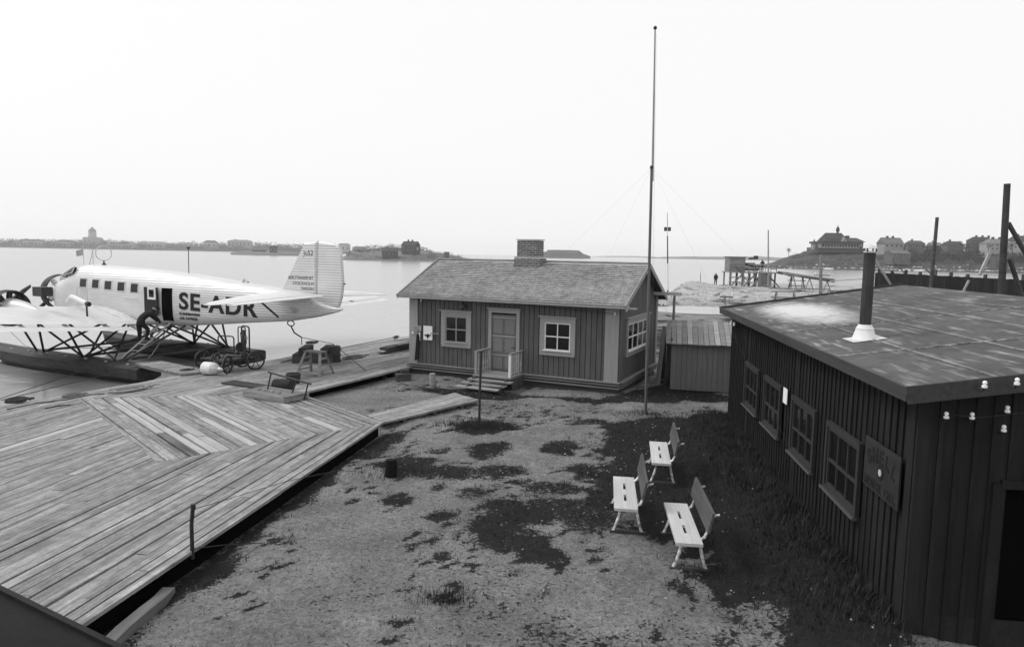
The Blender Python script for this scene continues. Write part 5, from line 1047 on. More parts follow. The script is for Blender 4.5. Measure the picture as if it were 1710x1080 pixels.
# timber pile by the cabin corner
tp_ = thing('timber_pile', 'loose pile of beams and pale boards beside the cabin corner', 'timber pile', P(650, 600, .1), math.atan2(WU.y, WU.x) + R(2))
for k, (x, y, z, l, w_, h, mt, r_) in enumerate(((1.2, .3, .12, 3.6, .25, .2, M_darkwood, 0), (.9, -.1, .1, 2.6, .22, .18, M_oldwood, 3), (1.6, .65, .14, 3.0, .25, .2, M_darkwood, -2), (1.5, .5, .36, 2.6, .4, .25, M_darkwood, 4), (.6, .5, .34, 1.3, .3, .06, M_deckl, 8), (1.9, .2, .53, 1.8, .25, .06, M_oldwood, -4), (.3, -.5, .1, 2.0, .25, .07, M_deckl, 2), (1.8, -.55, .18, 1.0, .3, .05, M_white, 6), (2.3, .7, .62, 1.4, .3, .05, M_deckl, -3), (-.6, -.75, .08, 2.4, .2, .1, M_oldwood, 1))):
    piece('beam', tp_, (x, y, z - .05), (l, w_, h), mt, (0, R(rg.uniform(-1, 1)), R(r_)))
# bits by the cabin front
cc = P(700, 650); dp = thing('driftwood_heap', 'small heap of sticks and rope in front of the cabin corner', 'heap', (cc.x, cc.y, gz(cc.x, cc.y)), .1)
for k in range(11):
    a_ = rg.uniform(-.5, .6); x_, y_ = rg.uniform(-.5, .5), rg.uniform(-.25, .25); l = rg.uniform(.3, .7); MB().tube([(x_ - l / 2 * math.cos(a_), y_ - l / 2 * math.sin(a_), .03 + k * .008), (x_, y_, .05 + k * .01), (x_ + l / 2 * math.cos(a_), y_ + l / 2 * math.sin(a_), .03 + k * .008)], rg.uniform(.015, .03), 6).build('stick', (M_oldwood, M_roped, M_rope)[k % 3], dp)
cc = P(722, 648); o = MB().tube([(0, 0, -.1), (0, .0, .5)], [.11, .1], 12).build('stub_post', M_oldwood, None, True, (cc.x, cc.y, 0)); tag(o, 'short round wooden stub post under the cabin wall', 'post')
cc = P(668, 640); o = MB().box((0, 0, .12), (.5, .4, .24)).box((.1, .1, .3), (.3, .2, .14)).build('stone_block', M_darkwood, None, False, (cc.x, cc.y + .6, 0), (0, 0, .4)); tag(o, 'dark block lying at the cabin corner', 'block')
# ================================================================== THE SPIT BEHIND
def G(px, py, Y): return PY(px, py, Y)
def ground_at(px, py, Y): q_ = PY(px, py, Y); return Vector((q_.x, q_.y, gz(q_.x, q_.y)))
# striped beacon pole
b0 = G(1118, 468, 97); b0.z = gz(b0.x, b0.y); tp = G(1114.5, 355, 97) - b0
bp_ = thing('beacon_pole', 'tall banded beacon pole with a small board on the sand mound', 'beacon', b0)
fr_ = [0, .265, .52, .78, .87, 1.0]
for k, mt in enumerate((M_iron, M_white, M_iron, M_white, M_iron)): MB().tube([tp * fr_[k] - Vector((0, 0, .3 if k == 0 else 0)), tp * fr_[k + 1]], [.14 - .025 * k, .12 - .022 * k], 10).build('band', mt, bp_)
MB().box(tp * .845, (.95, .06, .55)).build('board', M_darkwood, bp_)
# electric pole on the platform side and other poles
for px_, yb, yt, Y_, r_, ll, arms in ((1283, 482, 384, 94, .12, 'thin bare pole standing in front of the dredging platform', 0), (1371, 492, 425, 70, .2, 'short stout pole with two crossarms before the sea', 2), (1170, 468, 455, 100, .06, 'short thin stake on the spit near the standing person', 0), (1211, 540, 493, 52, .06, 'low wire pole with small crossarm behind the barn roof', 1)):
    q0 = G(px_, yb, Y_); q0.z = gz(q0.x, q0.y); q1 = G(px_, yt, Y_); o = thing('pole', ll, 'pole', q0); v = q1 - q0
    MB().tube([(0, 0, -.3), v], [r_, r_ * .7], 8).build('shaft', M_oldwood, o)
    for k in range(arms):
        z = v.z * (.93 - .18 * k) if arms == 1 else v.z * (.55 - .3 * k) ; ar = MB().box((0, 0, z), (1.6 if arms == 2 else 1.0, .12, .12)).build('crossarm', M_oldwood, o)
        for s2 in (-.7, .7): MB().lathe([(.06, z + .05), (.06, z + .2), (.02, z + .25)], 8, (s2 * (1 if arms == 2 else .6), 0, 0)).build('insulator', M_porc, ar)
q0 = G(1141, 472, 104); q0.z = gz(q0.x, q0.y); o = MB().lathe([(.25, 0), (.2, .35), (.4, .5), (.4, .7)], 14).build('bollard', M_iron, None, True, q0); tag(o, 'dark iron bollard at the edge of the sandy spit', 'bollard')
# dredging platform
Yd = 96; d0 = G(1216, 480, Yd); d1 = G(1297, 484, Yd); px2m = Yd / F; dz0 = gz((d0.x + d1.x) / 2, Yd); zof = lambda y: CH - (y - 433.5) * px2m
plf = thing('dredging_platform', 'timber trestle platform with boarded hut, machinery and railings on the spit', 'platform', (d0.x, Yd, 0)); W_ = d1.x - d0.x
zt_ = zof(455)
MB().box((W_ / 2, 1.6, zt_ - .08), (W_, 3.4, .16)).build('floor', M_oldwood, plf)
for k in range(8):
    for yy in (.1, 3.1): MB().tube([(.3 + k * (W_ - .6) / 7, yy, dz0 - .4), (.3 + k * (W_ - .6) / 7, yy, zt_ - .1)], .12, 8).build('pile', M_darkwood if k % 2 else M_oldwood, plf)
for k, (x0, x1) in enumerate(((.3, 2.0), (2.1, 3.8), (3.3, 4.6), (4.7, 3.4))): MB().beam((x0 * W_ / 6.8, -.02, dz0), (x1 * W_ / 6.8, -.02, zt_ - .2), .1, .18).build('brace', M_oldwood, plf)
for z in (.3, .62): MB().beam((0, -.05, dz0 + (zt_ - dz0) * z), (W_ * .6, -.05, dz0 + (zt_ - dz0) * z), .1, .14).build('waling', M_oldwood, plf)
for k in range(9): piece('board', plf, (W_ * .62 + k * .21, -.02, (dz0 + zt_) / 2 - .1), (round(zt_ - dz0, 2), .19, .05), M_oldwood, (R(90), R(-90), 0))
hut = MB().box((W_ * .17, 1.2, (zof(431) + zt_) / 2), (W_ * .32, 2.2, zof(431) - zt_)).build('hut', gm('hut_boards', .20, .85, noise=[((.6, .6, 6), .25)]), plf)
for k in range(3): piece('hut_plank', hut, (W_ * .17, .085, zt_ + .25 + k * .55), (W_ * .325, .03, .5), M_oldwood)
MB().box((W_ * .17, 1.2, zof(431) + .04), (W_ * .36, 2.5, .08)).build('hut_roof', M_roof_m, hut)
mc = MB().box((W_ * .48, 1.2, zt_ + .7), (1.2, .8, 1.1)).build('winch', M_rust, plf)
MB().lathe([(.45, -.5), (.45, .5)], 16, (W_ * .6, 1.2, zt_ + .55), 'Y').build('drum', M_iron, mc); MB().tube([(W_ * .45, 1.2, zof(433)), (W_ * .62, 1.2, zof(432))], .12, 8).build('jib', M_iron, mc); MB().box((W_ * .6, 1.2, zof(431)), (.5, .4, .5)).build('jib_head', M_iron, mc)
for k in range(6): MB().tube([(W_ * (.4 + .115 * k), 0, zt_), (W_ * (.4 + .115 * k), 0, zt_ + 1.05)], .05, 6).build('railing_post', M_oldwood, plf)
for z in (.55, 1.05): MB().beam((W_ * .4, 0, zt_ + z), (W_ * .98, 0, zt_ + z), .06, .1).build('railing', M_deckl, plf)
q0 = G(1273, 450, Yd + 1.5); person('person', 'person in dark clothes working on the dredging platform', (q0.x, q0.y, zt_), R(120), stand(chest=(0, .04, 1.36), neck=(0, .08, 1.5), head=(0, .12, 1.6), crown=(0, .14, 1.7), rel=(.25, .12, 1.2), rwr=(.15, .3, 1.1), rha=(.13, .36, 1.12)), [M_cloth2, M_skin])
g_ = random.Random(8)
for k in range(14):
    x_, z_ = g_.uniform(.1, .95) * W_, g_.uniform(dz0, zt_ + .9); l = g_.uniform(.8, 2.2); a_ = g_.choice((0.1, -.1, .7, -.8, 1.4)); MB().beam((x_ - l / 2 * math.cos(a_), -.25 - .1 * g_.random(), max(dz0 - .1, z_ - l / 2 * math.sin(a_))), (x_ + l / 2 * math.cos(a_), -.25, max(dz0, z_ + l / 2 * math.sin(a_))), .08, g_.uniform(.08, .16)).build('loose_timber', (M_oldwood, M_darkwood, M_deckl)[k % 3], plf)
# discharge pipe to the right, with trestles
a, c = G(1300, 455, Yd), G(1392, 469, 84); pi = thing('discharge_pipe', 'long sloping dark pipe on trestles running from the platform', 'pipe', (a.x, a.y, 0))
MB().tube([(0, 0, a.z), (c.x - a.x, c.y - a.y, c.z)], .2, 10).build('pipe', M_rust, pi)
for t_ in (.3, .6, .9):
    m_ = Vector((a.x, a.y, a.z)).lerp(c, t_); z = gz(m_.x, m_.y)
    for s2 in (-.6, .6): MB().beam((m_.x - a.x + s2, m_.y - a.y, z - .2), (m_.x - a.x, m_.y - a.y, m_.z - .15), .1, .1).build('trestle_leg', M_oldwood, pi)
# timber clutter between the spit and the barn
for k, (px_, py_, Y_, l, r_, tl, mt, ll) in enumerate(((1350, 462, 86, 7, 12, 5, M_deckl, 'long pale plank propped on the rubble beside the stout pole'), (1425, 466, 80, 5, -14, -6, M_deckl, 'pale plank sloping down towards the water near the stout pole'), (1335, 483, 66, 6, 3, 0, M_oldwood, 'grey beam lying level behind the barn roof edge'))):
    q0 = G(px_, py_, Y_); q0.z = max(gz(q0.x, q0.y) + .25, CH - (py_ - 435) * Y_ / F); o = piece('loose_plank', None, q0, (l, .3, .1), mt, (0, R(tl), R(r_))); tag(o, ll, 'plank')
for k, (px_, Y_, h, ll) in enumerate(((1312, 58, 1.7, 'small timber sawhorse frame behind the barn roof edge'), (1330, 90, 1.9, 'dark winch frame among the rubble beside the platform'), (1405, 60, 1.7, 'low timber frame with rails behind the flue'))):
    q0 = G(px_, 480, Y_); z = gz(q0.x, q0.y); o = thing('sawhorse', ll, 'sawhorse', (q0.x, q0.y, z))
    for s2 in (-.9, .9):
        for s3 in (-.3, .3): MB().beam((s2, s3 * 1.6, -.1), (s2 * .8, s3 * .2, h), .1, .1).build('leg', M_darkwood if k == 1 else M_oldwood, o)
    for z2 in (.35, .7, 1.0): MB().beam((-1.2, 0, h * z2), (1.2, .05, h * z2), .1, .1).build('rail', M_oldwood, o)
# ---- dark hoarding behind the barn
fa, fb_ = G(1462, 455, 34), G(1745, 469, 26); fu = fb_ - fa; ho = thing('hoarding', 'tall dark board hoarding with posts behind the barn roof', 'fence', (fa.x, fa.y, 0), math.atan2(fu.y, fu.x)); fl_ = math.hypot(fu.x, fu.y); nb = int(fl_ / .2)
for k in range(nb): zt2 = fa.z + fu.z * k / nb + rg.uniform(-.01, .01); piece('board', ho, (.1 + k * fl_ / nb, 0, round(zt2 / 2, 2)), (round(zt2, 2), .195, .03), gm('hoarding_wood', .028, .9, rnd=.15, noise=[(GR, .3)]), (R(90), R(-90), 0))
for k in range(11): zt2 = fa.z + fu.z * k / 10 + (.1 + .2 * rg.random()); piece('post', ho, (.15 + k * fl_ / 10.3, .08, zt2 / 2), (.1, .1, zt2), M_darkwood)
MB().beam((0, .05, fa.z - .1), (fl_, .05, fb_.z - .1), .06, .12).build('rail', M_darkwood, ho); piece('end_post', ho, (-.1, -.05, fa.z / 2 - .2), (.09, .09, fa.z - .5), M_white)
def gpole(pt, pb, Y_, r_, label, mt=M_darkwood, name='pole'):
    q1, q0 = G(*pt, Y_), G(*pb, Y_); d = (q1 - q0).normalized(); k = (q0.z + .2) / d.z; base = q0 - d * k
    o = MB().tube([(0, 0, 0), q1 - base], [r_, r_ * .8], 10).build(name, mt, None, True, base); return tag(o, label, 'pole')
gpole((1565, 363), (1554, 486), 30, .085, 'thin round pole leaning slightly behind the dark hoarding')
t2 = thing('braced_pole', 'stout round timber pole with two braces beside the hoarding', 'pole', (0, 0, 0)); q1, q0 = G(1682, 307, 25), G(1672, 492, 25); base = q0 - (q1 - q0) * ((q0.z + .2) / (q1.z - q0.z)); t2.location = base
MB().tube([(0, 0, 0), q1 - base], [.13, .105], 12).build('pole', M_darkwood, t2, True)
for (A_, B_) in (((1684, 373), (1722, 440)), ((1686, 432), (1708, 500))): MB().tube([G(*A_, 25.05) - base, G(*B_, 25.4) - base], .08, 8).build('brace', M_darkwood, t2)
def stick(A_, B_, Y_, r_, label, mt): q0 = G(*A_, Y_); return tag(MB().beam((0, 0, 0), G(*B_, Y_) - q0, r_ * 2, r_ * 2).build('prop', mt, None, False, q0), label, 'prop')
stick((1455, 424), (1490, 479), 33, .045, 'light timber prop slanting against the hoarding end beside the flue', M_deckl)
stick((1652, 424), (1636, 459), 27, .05, 'short pale prop rising behind the hoarding near the braced pole', M_deckl); stick((1618, 468), (1606, 492), 25.5, .03, 'thin pale stick leaning on the face of the hoarding', M_deckl)
stick((1490, 432), (1512, 458), 36, .03, 'thin dark prop slanting down behind the hoarding', M_oldwood); stick((1535, 438), (1556, 459), 36, .03, 'thin pale prop leaning to the thin round pole', M_oldwood)
# ================================================================== ISLANDS AND FAR SHORES
def island(name, cols, Y0, depth, mat=M_rock, seed=1, rows=16, rough=.5):
    """cols: (pixel x, pixel y of skyline); waterline in front at Y0"""
    xs_ = np.interp(np.linspace(0, 1, 90), np.linspace(0, 1, len(cols)), [c[0] for c in cols]); ys_ = np.interp(xs_, [c[0] for c in cols], [c[1] for c in cols])
    v = []; 
    for i, (px_, py_) in enumerate(zip(xs_, ys_)):
        top_ = G(px_, py_, Y0 + depth * .5)
        h = top_.z - WATER_Z
        for j in range(rows):
            t_ = j / (rows - 1); Yj = Y0 + depth * t_; q_ = G(px_, py_, Yj); prof = math.sin(min(t_ * 1.25, 1 if t_ < .8 else (1 - t_) * 5) * math.pi / 2) if t_ <= .8 else math.sin((1 - t_) * 5 * math.pi / 2)
            nz1 = float(fbm(np.array(q_.x * .06 + seed * 9), np.array(Yj * .06))) - .5; nz2_ = float(fbm(np.array(q_.x * .3 + seed * 5), np.array(Yj * .3))) - .5
            v.append((q_.x, Yj, WATER_Z - .6 + (h + .6) * prof + (nz1 * 3 + nz2_ * 1.6) * rough * (prof if 0 < j < rows - 1 else 0)))
    f = [(i * rows + j, (i + 1) * rows + j, (i + 1) * rows + j + 1, i * rows + j + 1) for i in range(89) for j in range(rows - 1)]
    me_ = bpy.data.meshes.new(name); me_.from_pydata(v, [], f); me_.materials.append(mat); o = link(name, me_); tag(o, kind='structure')
    A_ = np.array(v).reshape(90, rows, 3)
    def hz(x, y):
        j = int(np.clip(round((y - Y0) / depth * (rows - 1)), 0, rows - 1)); i = int(np.argmin(np.abs(A_[:, j, 0] - x))); return float(A_[i, j, 2])
    return hz
def scatter(name, label, hz, x0, x1, Y0, Y1, n, hgt, mat, seed=1, clump=26, spread=1.0, kind='stuff'):
    g_ = random.Random(seed); mb_ = MB()
    for k in range(n):
        x = g_.uniform(x0, x1); y = g_.uniform(Y0, Y1); x *= y / Y0; z = hz(x, y); h = hgt * g_.uniform(.5, 1.2)
        if z < WATER_Z + .4: continue
        for j in range(clump):
            a = g_.uniform(0, 6.28); r_ = h * .5 * spread * math.sqrt(g_.random()); zz = z + h * g_.uniform(.05, 1) * (1 - .35 * r_ / (h * .5 * spread)); s_ = h * g_.uniform(.05, .14); b_ = g_.uniform(0, 6.28)
            cx_, cy_ = x + r_ * math.cos(a), y + r_ * math.sin(a); mb_.add([(cx_ + s_ * math.cos(b_), cy_ + s_ * math.sin(b_), zz), (cx_ - s_ * math.cos(b_), cy_ - s_ * math.sin(b_), zz + s_ * .4), (cx_ + s_ * .3 * math.sin(b_), cy_, zz + s_ * 1.5)], [(0, 1, 2)])
    me_ = bpy.data.meshes.new(name); me_.from_pydata(mb_.v, [], mb_.f); me_.materials.append(mat); o = link(name, me_); tag(o, label, 'bushes', kind=kind); return o
def house(name, label, cat, px, py, w, d, hw_, hr, Y_, rot=0, wall=M_wall_d, roof=M_roof_d, hip=False, wins=(3, 1), chim=1, group=None, zbase=None, dark_win=True, sink=1.5):
    q_ = G(px, py, Y_); o = thing(name, label, cat, (q_.x, q_.y, q_.z if zbase is None else zbase), R(rot), group)
    MB().box((0, 0, hw_ / 2 - sink / 2), (w, d, hw_ + sink)).build('wall', wall, o)
    ov = .35; e_ = d * .5 if hip else 0; hx, hy = w / 2 + ov, d / 2 + ov; rx = hx - (hx * .35 if hip else 0)
    rf = MB().add([(-hx, -hy, hw_ - .1), (hx, -hy, hw_ - .1), (hx, hy, hw_ - .1), (-hx, hy, hw_ - .1), (-rx, 0, hw_ + hr), (rx, 0, hw_ + hr)], [(0, 1, 5, 4), (2, 3, 4, 5), (0, 4, 3), (1, 2, 5), (0, 3, 2, 1)]).build('roof', roof, o)
    for k in range(chim): MB().box((w * (-.18 + .3 * k), 0, hw_ + hr + .2), (w * .07 + .2, w * .05 + .25, 1.6)).build('chimney', M_roof_d, rf)
    nx_, nz3 = wins
    for k in range(nx_):
        for j in range(nz3):
            x = -w / 2 + w * (k + .5) / nx_; z = hw_ * (j + .5) / nz3; ww = w / nx_ * .42; hh = hw_ / nz3 * .52
            wn = MB().box((x, -d / 2 - .03, z), (ww, .08, hh)).build('window', M_white if not dark_win else M_wall_l, o); MB().box((x, -d / 2 - .075, z), (ww * .72, .02, hh * .8)).build('pane', M_glass, wn)
    nys = max(1, int(d / w * nx_))
    for k in range(nys):
        y = -d / 2 + d * (k + .5) / nys; wn = MB().box((w / 2 + .03, y, hw_ * .5), (.08, d / nys * .4, hw_ * .5 / nz3)).build('window', M_white if not dark_win else M_wall_l, o)
    return o
# cottage island
hz1 = island('cottage_island', [(570, 431), (590, 421), (620, 420), (650, 419), (690, 418), (720, 421), (745, 424), (765, 429), (790, 434)], 400, 60, seed=2, rough=.45)
house('cottage', 'dark red-boarded cottage with two chimneys on the islet crest', 'cottage', 686, 420, 9.5, 6, 3.6, 2.6, 425, -22, chim=2, wins=(3, 1), sink=2.5)
house('cottage', 'low dark cottage with white windows beside the islet shore', 'cottage', 651, 427, 9, 6, 2.6, 2.0, 412, 15, chim=1, wins=(2, 1), sink=2.5)
house('boathouse', 'small dark hut on the tapering end of the islet', 'hut', 746, 427.5, 2.6, 2.4, 2.0, .5, 415, 10, chim=0, wins=(1, 1))
scatter('shore_scrub', 'low brown scrub covering the cottage islet', hz1, -97, -30, 404, 450, 420, 1.5, M_twig, 3, 18, 1.8)
# reef with hut
hz2 = island('reef', [(385, 422), (410, 419), (430, 418.5), (470, 420), (500, 422), (560, 424)], 640, 40, seed=4, rough=.25)
house('hut', 'dark square boathouse standing on the low reef', 'hut', 457, 422.5, 6.2, 5, 6.0, .8, 660, 8, chim=0, wins=(1, 1))
house('hut', 'long low dark shed on the reef next to the square boathouse', 'hut', 432, 422.5, 11, 5, 2.0, 1.2, 662, 0, chim=0, wins=(3, 1))
# fortress shore with church (left)
FY = 1500
hz3 = island('far_shore', [(-160, 408), (-60, 406), (40, 405.5), (100, 406), (160, 407), (250, 410), (340, 411), (430, 411), (520, 415), (600, 419), (660, 421.5)], FY, 160, seed=6, rough=1.2, mat=M_wood_far)
scatter('distant_wood', 'hazy far-off wood along the fortress shore', hz3, -1420, -420, FY + 5, FY + 120, 1500, 11, M_wood_far, 8, 20, 1.7)
cq = G(155, 409, FY + 60); chs = thing('church', 'pale domed church tower rising over the hazy far shore', 'church', (cq.x, cq.y, cq.z)); k_ = (FY + 60) / F
MB().box((0, 0, 5 * k_), (23 * k_, 18 * k_, 14 * k_)).build('nave', M_wall_l, chs)
MB().box((0, 0, 12.3 * k_), (19 * k_, 16 * k_, .8 * k_)).build('nave_roof', M_roof_m, chs)
MB().lathe([(6.3 * k_, 10 * k_), (5.6 * k_, 22 * k_), (5.0 * k_, 22.5 * k_)], 12).build('tower', M_wall_l, chs); MB().lathe([(6 * k_, 22 * k_), (5.2 * k_, 24.5 * k_), (2.2 * k_, 27.5 * k_), (.4 * k_, 29.5 * k_)], 14).build('dome', M_roof_m, chs, True)
for k in range(3): MB().box((-7 * k_ + k * 7 * k_, -10.1 * k_, 6 * k_), (2 * k_, .3 * k_, 4 * k_)).build('window', M_roof_m, chs)
for i, (px_, py_, w, h, hr, ll, rf) in enumerate(((52, 410, 42, 9, 3, 'long pale barracks left of the church tower', M_roof_d), (108, 410, 26, 7, 4, 'pale barracks block close beside the church', M_roof_d), (200, 413, 60, 5, 1.5, 'long low pale quay building under the church', M_roof_m), (262, 412, 28, 7, 3, 'broad low house amid the wood right of the church', M_roof_m), (300, 415, 16, 5, 2, 'small white boathouse at the far waterline', M_roof_d), (352, 412, 22, 8, 4, 'pale gabled house over the reef', M_roof_d), (401, 411, 38, 10, 2, 'large pale flat-roofed fortress block', M_roof_m), (575, 419, 18, 12, 2, 'pale square house beyond the floatplane rudder', M_roof_d), (600, 420, 22, 8, 2, 'low pale house beside the square one beyond the rudder', M_roof_d))):
    kk = (FY + 40) / F; house('far_house', ll, 'building', px_, py_ + 1.5, w * kk, 14, h * kk, hr * kk, FY + 40 + i, rng_rot := 0, M_wall_l, rf, True, (max(3, int(w / 6)), 1), 0 if i % 2 else 1, 'buildings on the hazy far shore', sink=4)
hz4 = island('wooded_islet', [(586, 424), (600, 417), (640, 413), (670, 413), (700, 416), (720, 422)], 1100, 60, seed=9, rough=.5, mat=M_wood_far)
scatter('distant_wood', 'hazy wooded rise behind the cottage islet', hz4, -255, -130, 1105, 1150, 220, 7, M_wood_far, 12, 18, 1.7)
hz5 = island('fort_islet', [(900, 427), (906, 421), (915, 419), (940, 418.5), (968, 419), (974, 424), (986, 427.5)], 1250, 70, seed=11, rough=.3, mat=M_wood_far)
house('fort', 'low flat stone fort on the hazy islet beyond the chimney', 'fort', 940, 422, 58, 20, 4.5, .6, 1285, 0, M_roof_m, M_roof_m, True, (8, 1), 0)
sb = G(969, 428, 1150); so = thing('sailing_boat', 'tiny hazy sailing boat before the fort islet', 'boat', (sb.x, sb.y, WATER_Z)); MB().loft([[Vector((x, y * w_, z)) for y, z in ((-1, .8), (1, .8), (.6, -.2), (-.6, -.2))] for x, w_ in ((-5, .6), (0, 1.3), (5, .1))]).build('hull', M_roof_m, so); MB().tube([(0, 0, 0), (0, 0, 13)], .15, 6).build('mast', M_roof_m, so)
island('horizon_coast', [(1080, 430.5), (1120, 428.6), (1150, 428.3), (1200, 428.6), (1240, 428.6), (1270, 428), (1300, 430), (1330, 431)], 2600, 200, seed=13, rough=.8, mat=M_wood_far)
island('horizon_coast', [(975, 429), (1010, 427.3), (1050, 427.3), (1080, 428), (1095, 429)], 4200, 250, seed=14, rough=.8, mat=M_wood_far)
# villa island (right)
VY = 370
hz6 = island('villa_island', [(1255, 447), (1285, 441), (1305, 433), (1330, 422), (1350, 418), (1400, 415.5), (1440, 416), (1470, 420), (1500, 424), (1560, 421), (1620, 421), (1680, 419), (1760, 417), (1850, 418)], VY, 150, seed=16, rough=.9, mat=gm('island_turf', .06, .95, noise=[((.05, .05, .1), .4), ((.3, .3, .4), .5)]))
scatter('hillside_scrub', 'brown scrub and bare bushes on the villa island slope', hz6, 150, 420, VY + 6, VY + 95, 1500, 1.8, M_twig, 18, 18, 2.0)
scatter('ridge_wood', 'dark bare wood massed along the villa island ridge between the houses', hz6, 222, 400, VY + 30, VY + 90, 420, 6.5, M_twig, 27, 46, 1.1)
mb_ = MB(); g_ = random.Random(4)
for k in range(420):
    px_ = g_.uniform(1262, 1720); y = VY + abs(g_.gauss(0, 9)); q_ = G(px_, 440, y); z = hz6(q_.x, y); r_ = g_.uniform(.4, 1.6)
    mb_.add([(q_.x + r_ * g_.uniform(.6, 1.4) * c, q_.y + r_ * g_.uniform(.6, 1.2) * s_, z + hh) for c, s_, hh in ((1, 0, -.4), (0, 1, -.4), (-1, 0, -.4), (0, -1, -.4), (.2, .1, r_ * .5))], [(0, 1, 4), (1, 2, 4), (2, 3, 4), (3, 0, 4)])
me_ = bpy.data.meshes.new('shore_rocks'); me_.from_pydata(mb_.v, [], mb_.f); me_.materials.append(gm('shore_rock', .28, .9, noise=[((.2, .2, .2), .5)])); tag(link('shore_rocks', me_), 'pale shore rocks along the villa island waterline', 'rocks', kind='stuff')
kv = 440 / F
def zpx(py, x=1400): return CH - (py - (425 + (x - 855) * .0185)) * kv
vq = G(1400, 418, 440); vl = thing('villa', 'large verandahed villa with steep roof and turret crowning the island', 'villa', (vq.x, vq.y, 0)); X_ = lambda px_: (px_ - 1400) * kv
def vbox(nm, x0, x1, y0, y1, dp, yo, mt, parent=None): return MB().box(((X_(x0) + X_(x1)) / 2, yo, (zpx(y0) + zpx(y1)) / 2), (X_(x1) - X_(x0), dp, zpx(y0) - zpx(y1))).build(nm, mt, parent or vl)
vbox('stone_base', 1358, 1438, 414, 422, 13, 3, M_wall_d); vbox('verandah_wall', 1364, 1428, 407, 415, 14, 2, M_wall_l)
vbox('verandah_roof', 1362, 1430, 404, 407.5, 16, 2, M_roof_d)
mh = vbox('upper_house', 1377, 1410, 398, 405, 11, 3, M_wall_d)
MB().add([(X_(1374), -3.5, zpx(403.5)), (X_(1413), -3.5, zpx(403.5)), (X_(1413), 9.5, zpx(403.5)), (X_(1374), 9.5, zpx(403.5)), (X_(1380), 3, zpx(389.5)), (X_(1407), 3, zpx(389.5))], [(0, 1, 5, 4), (2, 3, 4, 5), (0, 4, 3), (1, 2, 5), (0, 3, 2, 1)]).build('upper_roof', M_roof_d, vl)
MB().add([(X_(1399), -4.2, zpx(404)), (X_(1409), -4.2, zpx(404)), (X_(1404), -4.2, zpx(397)), (X_(1399), 2, zpx(404)), (X_(1409), 2, zpx(404)), (X_(1404), 2, zpx(397))], [(0, 1, 2), (3, 5, 4), (0, 2, 5, 3), (1, 4, 5, 2)]).build('gablet', M_wall_l, vl)
MB().lathe([(2.0 * kv, zpx(392)), (2.0 * kv, zpx(387))], 8, (X_(1400.5), 3, 0)).build('turret', M_wall_d, vl); MB().lathe([(2.8 * kv, zpx(387)), (2.9 * kv, zpx(384)), (2.2 * kv, zpx(381)), (.7 * kv, zpx(379)), (.1 * kv, zpx(375.5))], 10, (X_(1400.5), 3, 0)).build('turret_dome', M_roof_d, vl, True)
MB().lathe([(4.2 * kv, zpx(418)), (4.2 * kv, zpx(409))], 8, (X_(1359), 0, 0)).build('corner_turret', M_wall_l, vl); MB().lathe([(4.6 * kv, zpx(409)), (1.4 * kv, zpx(405.5)), (1.4 * kv, zpx(403)), (.2 * kv, zpx(400.5))], 8, (X_(1359), 0, 0)).build('corner_turret_roof', M_roof_d, vl)
vbox('side_wing', 1411, 1438, 403, 415, 12, 4, M_wall_d)
MB().add([(X_(1409), -3, zpx(404)), (X_(1441), -3, zpx(404)), (X_(1441), 10, zpx(404)), (X_(1409), 10, zpx(404)), (X_(1412), 3.5, zpx(397)), (X_(1433), 3.5, zpx(397))], [(0, 1, 5, 4), (2, 3, 4, 5), (0, 4, 3), (1, 2, 5), (0, 3, 2, 1)]).build('wing_roof', M_roof_d, vl)
vbox('chimney', 1415, 1420, 393.5, 399, 2, 3.5, M_roof_d)
for k in range(13): vbox('verandah_window', 1367 + k * 4.7, 1370 + k * 4.7, 408.5, 412.5, .2, -5.05, M_glass)
for k in range(4): vbox('window', 1413 + k * 6.5, 1416.5 + k * 6.5, 406, 411, .2, -2.05, M_wall_l)
for i, (px_, py_, w, h, hr, Y_, rt, wl, hp, ll, ch_) in enumerate(((1486, 414, 34, 7, 10, 425, 8, M_wall_l, False, 'pale gabled villa with dark steep roof behind the flue cap', 2), (1474, 413, 13, 7, 6, 430, 80, M_wall_l, False, 'small white gable end joined to the pale gabled villa', 0), (1527, 415, 26, 8, 5, 430, -8, M_wall_d, True, 'dark hipped house beside the thin round pole', 1), (1498, 430, 34, 7, 5, 395, 12, M_wall_d, False, 'weathered low barn on the slope under the pale villa', 0), (1590, 414, 28, 5, 6, 430, 4, M_wall_d, True, 'broad dark house crowning the bare slope', 1), (1635, 413, 32, 11, 6, 440, -6, M_wall_d, True, 'tall dark house with stepped roofs near the braced pole', 3), (1663, 418, 40, 11, 8, 410, 5, M_wall_l, True, 'large grey two-storey house behind the braced pole', 2), (1705, 416, 40, 12, 10, 415, -5, M_wall_l, True, 'grey two-storey house with hipped roof at the far end of the row', 2), (1668, 436, 22, 9, 3, 380, 6, M_wall_d, False, 'small dark boathouse with white windows by the far shore', 0), (1560, 416, 20, 6, 5, 440, 10, M_wall_d, False, 'dark house half hidden behind the thin pole', 1))):
    kk = Y_ / F; house('island_house', ll, 'house', px_, py_, w * kk, w * kk * .6, h * kk, hr * kk, Y_, rt, wl, M_roof_d if i % 3 else M_roof_m, hp, (max(2, int(w / 7)), 2 if h > 10 else 1), ch_, 'houses on the villa island', sink=4)
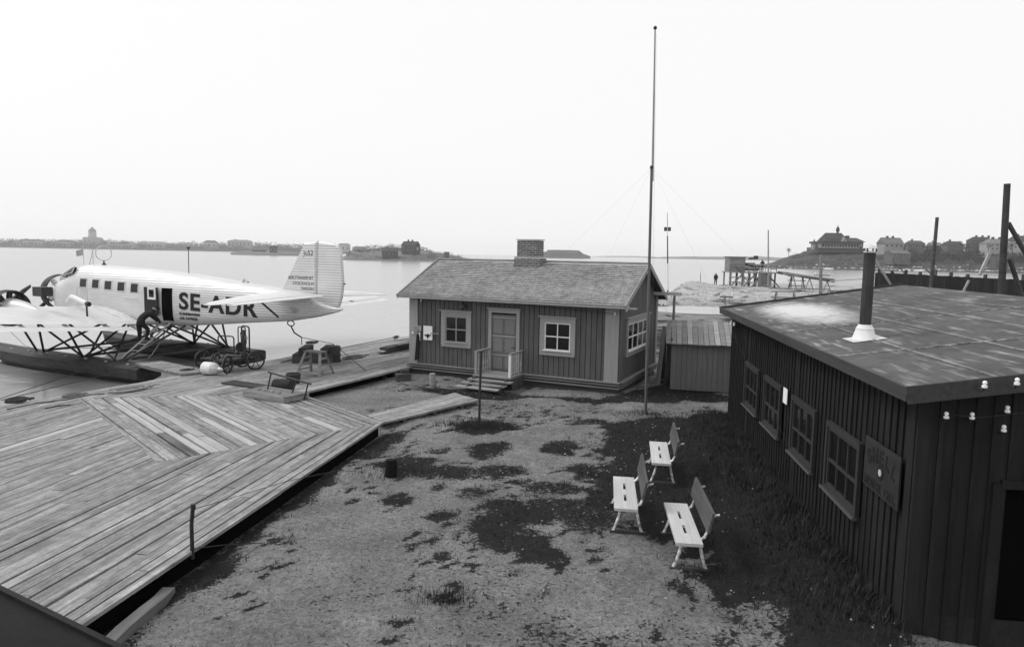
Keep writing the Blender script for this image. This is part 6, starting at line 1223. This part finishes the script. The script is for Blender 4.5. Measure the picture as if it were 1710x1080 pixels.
# bare trees
def bare_tree(px, py, Y_, h, label, seed):
    q_ = G(px, py, Y_); g_ = random.Random(seed); t_ = thing('bare_tree', label, 'tree', (q_.x, q_.y, q_.z - .5), 0, 'bare trees on the villa island')
    tr = MB(); cw = MB()
    tr.tube([(0, 0, 0), (h * .02, 0, h * .2), (0, 0, h * .4)], [h * .03, h * .024, h * .018], 6)
    def grow(p, d, l, r_, lv):
        e = p + d * l; (cw if lv > 0 else tr).tube([p, e], [r_, r_ * .6], 3 if lv > 1 else 5, False)
        if lv == 4: return
        for k in range(4 if lv < 3 else 3):
            nd = (d + Vector((g_.gauss(0, .55), g_.gauss(0, .55), g_.gauss(.1, .3)))).normalized(); grow(p + d * l * g_.uniform(.5, 1), nd, l * g_.uniform(.55, .8), r_ * .55, lv + 1)
    for k in range(4): grow(Vector((0, 0, h * (.25 + .05 * k))), Vector((g_.gauss(0, .5), g_.gauss(0, .5), 1)).normalized(), h * .25, h * .014, 0)
    tr.build('trunk', M_twig, t_); cw.build('crown', M_twig, t_)
for i, a in enumerate(((1317, 426, 392, 5.5, 'small bare tree at the low tip of the villa island'), (1448, 420, 430, 5.0, 'bare tree between the villa and the pale gabled house'), (1510, 418, 425, 5, 'bare tree right beside the pale gabled villa'), (1545, 419, 420, 5.5, 'bare tree behind the thin round pole'), (1578, 417, 432, 6, 'bare tree left of the house on the bare slope'), (1604, 416, 428, 6.5, 'bushy bare tree right of the house on the bare slope'), (1618, 418, 405, 5.5, 'bare tree before the house with stepped roofs'), (1650, 421, 395, 6, 'bare tree in front of the large grey house'), (1690, 420, 400, 6, 'bare tree between the two grey houses'))): bare_tree(*a, i + 3)
# small rowing boats on the island beach
for k, (px_, py_) in enumerate(((1512, 433), (1536, 434), (1385, 433))):
    q_ = G(px_, py_, 372); q_.z = max(hz6(q_.x, 374), WATER_Z) + .3; o = thing('rowing_boat', ('white upturned boat drawn up under the low barn', 'second white boat drawn up next to the upturned one', 'pale boat lying on the slope beneath the villa')[k], 'boat', q_, R(8 * k)); MB().loft([[Vector((x, y * w_, z * (1 if abs(x) < 2.9 else .6))) for y, z in ((-1, 0), (-.7, .45), (0, .7), (.7, .45), (1, 0))] for x, w_ in ((-3.2, .2), (-2, .8), (0, 1.0), (2, .8), (3.2, .1))]).build('hull', M_white, o, True); MB().tube([(-3.2, 0, .5), (0, 0, .78), (3.2, 0, .5)], .05, 5).build('keel', M_oldwood, o)
# ================================================================== HAZE
hv = bpy.data.materials.new('haze'); hv.use_nodes = True; t = hv.node_tree; t.nodes.remove(t.nodes['Principled BSDF'])
pv = t.nodes.new('ShaderNodeVolumePrincipled'); pv.inputs['Color'].default_value = (.995, .995, .995, 1); pv.inputs['Density'].default_value = .0002; pv.inputs['Anisotropy'].default_value = .2
t.links.new(pv.outputs[0], t.nodes['Material Output'].inputs['Volume'])
hb_ = MB().box((0, 2800, 28), (9600, 5900, 66)).build('haze', hv); tag(hb_, 'thin pale sea haze over the harbour', 'haze', kind='stuff')
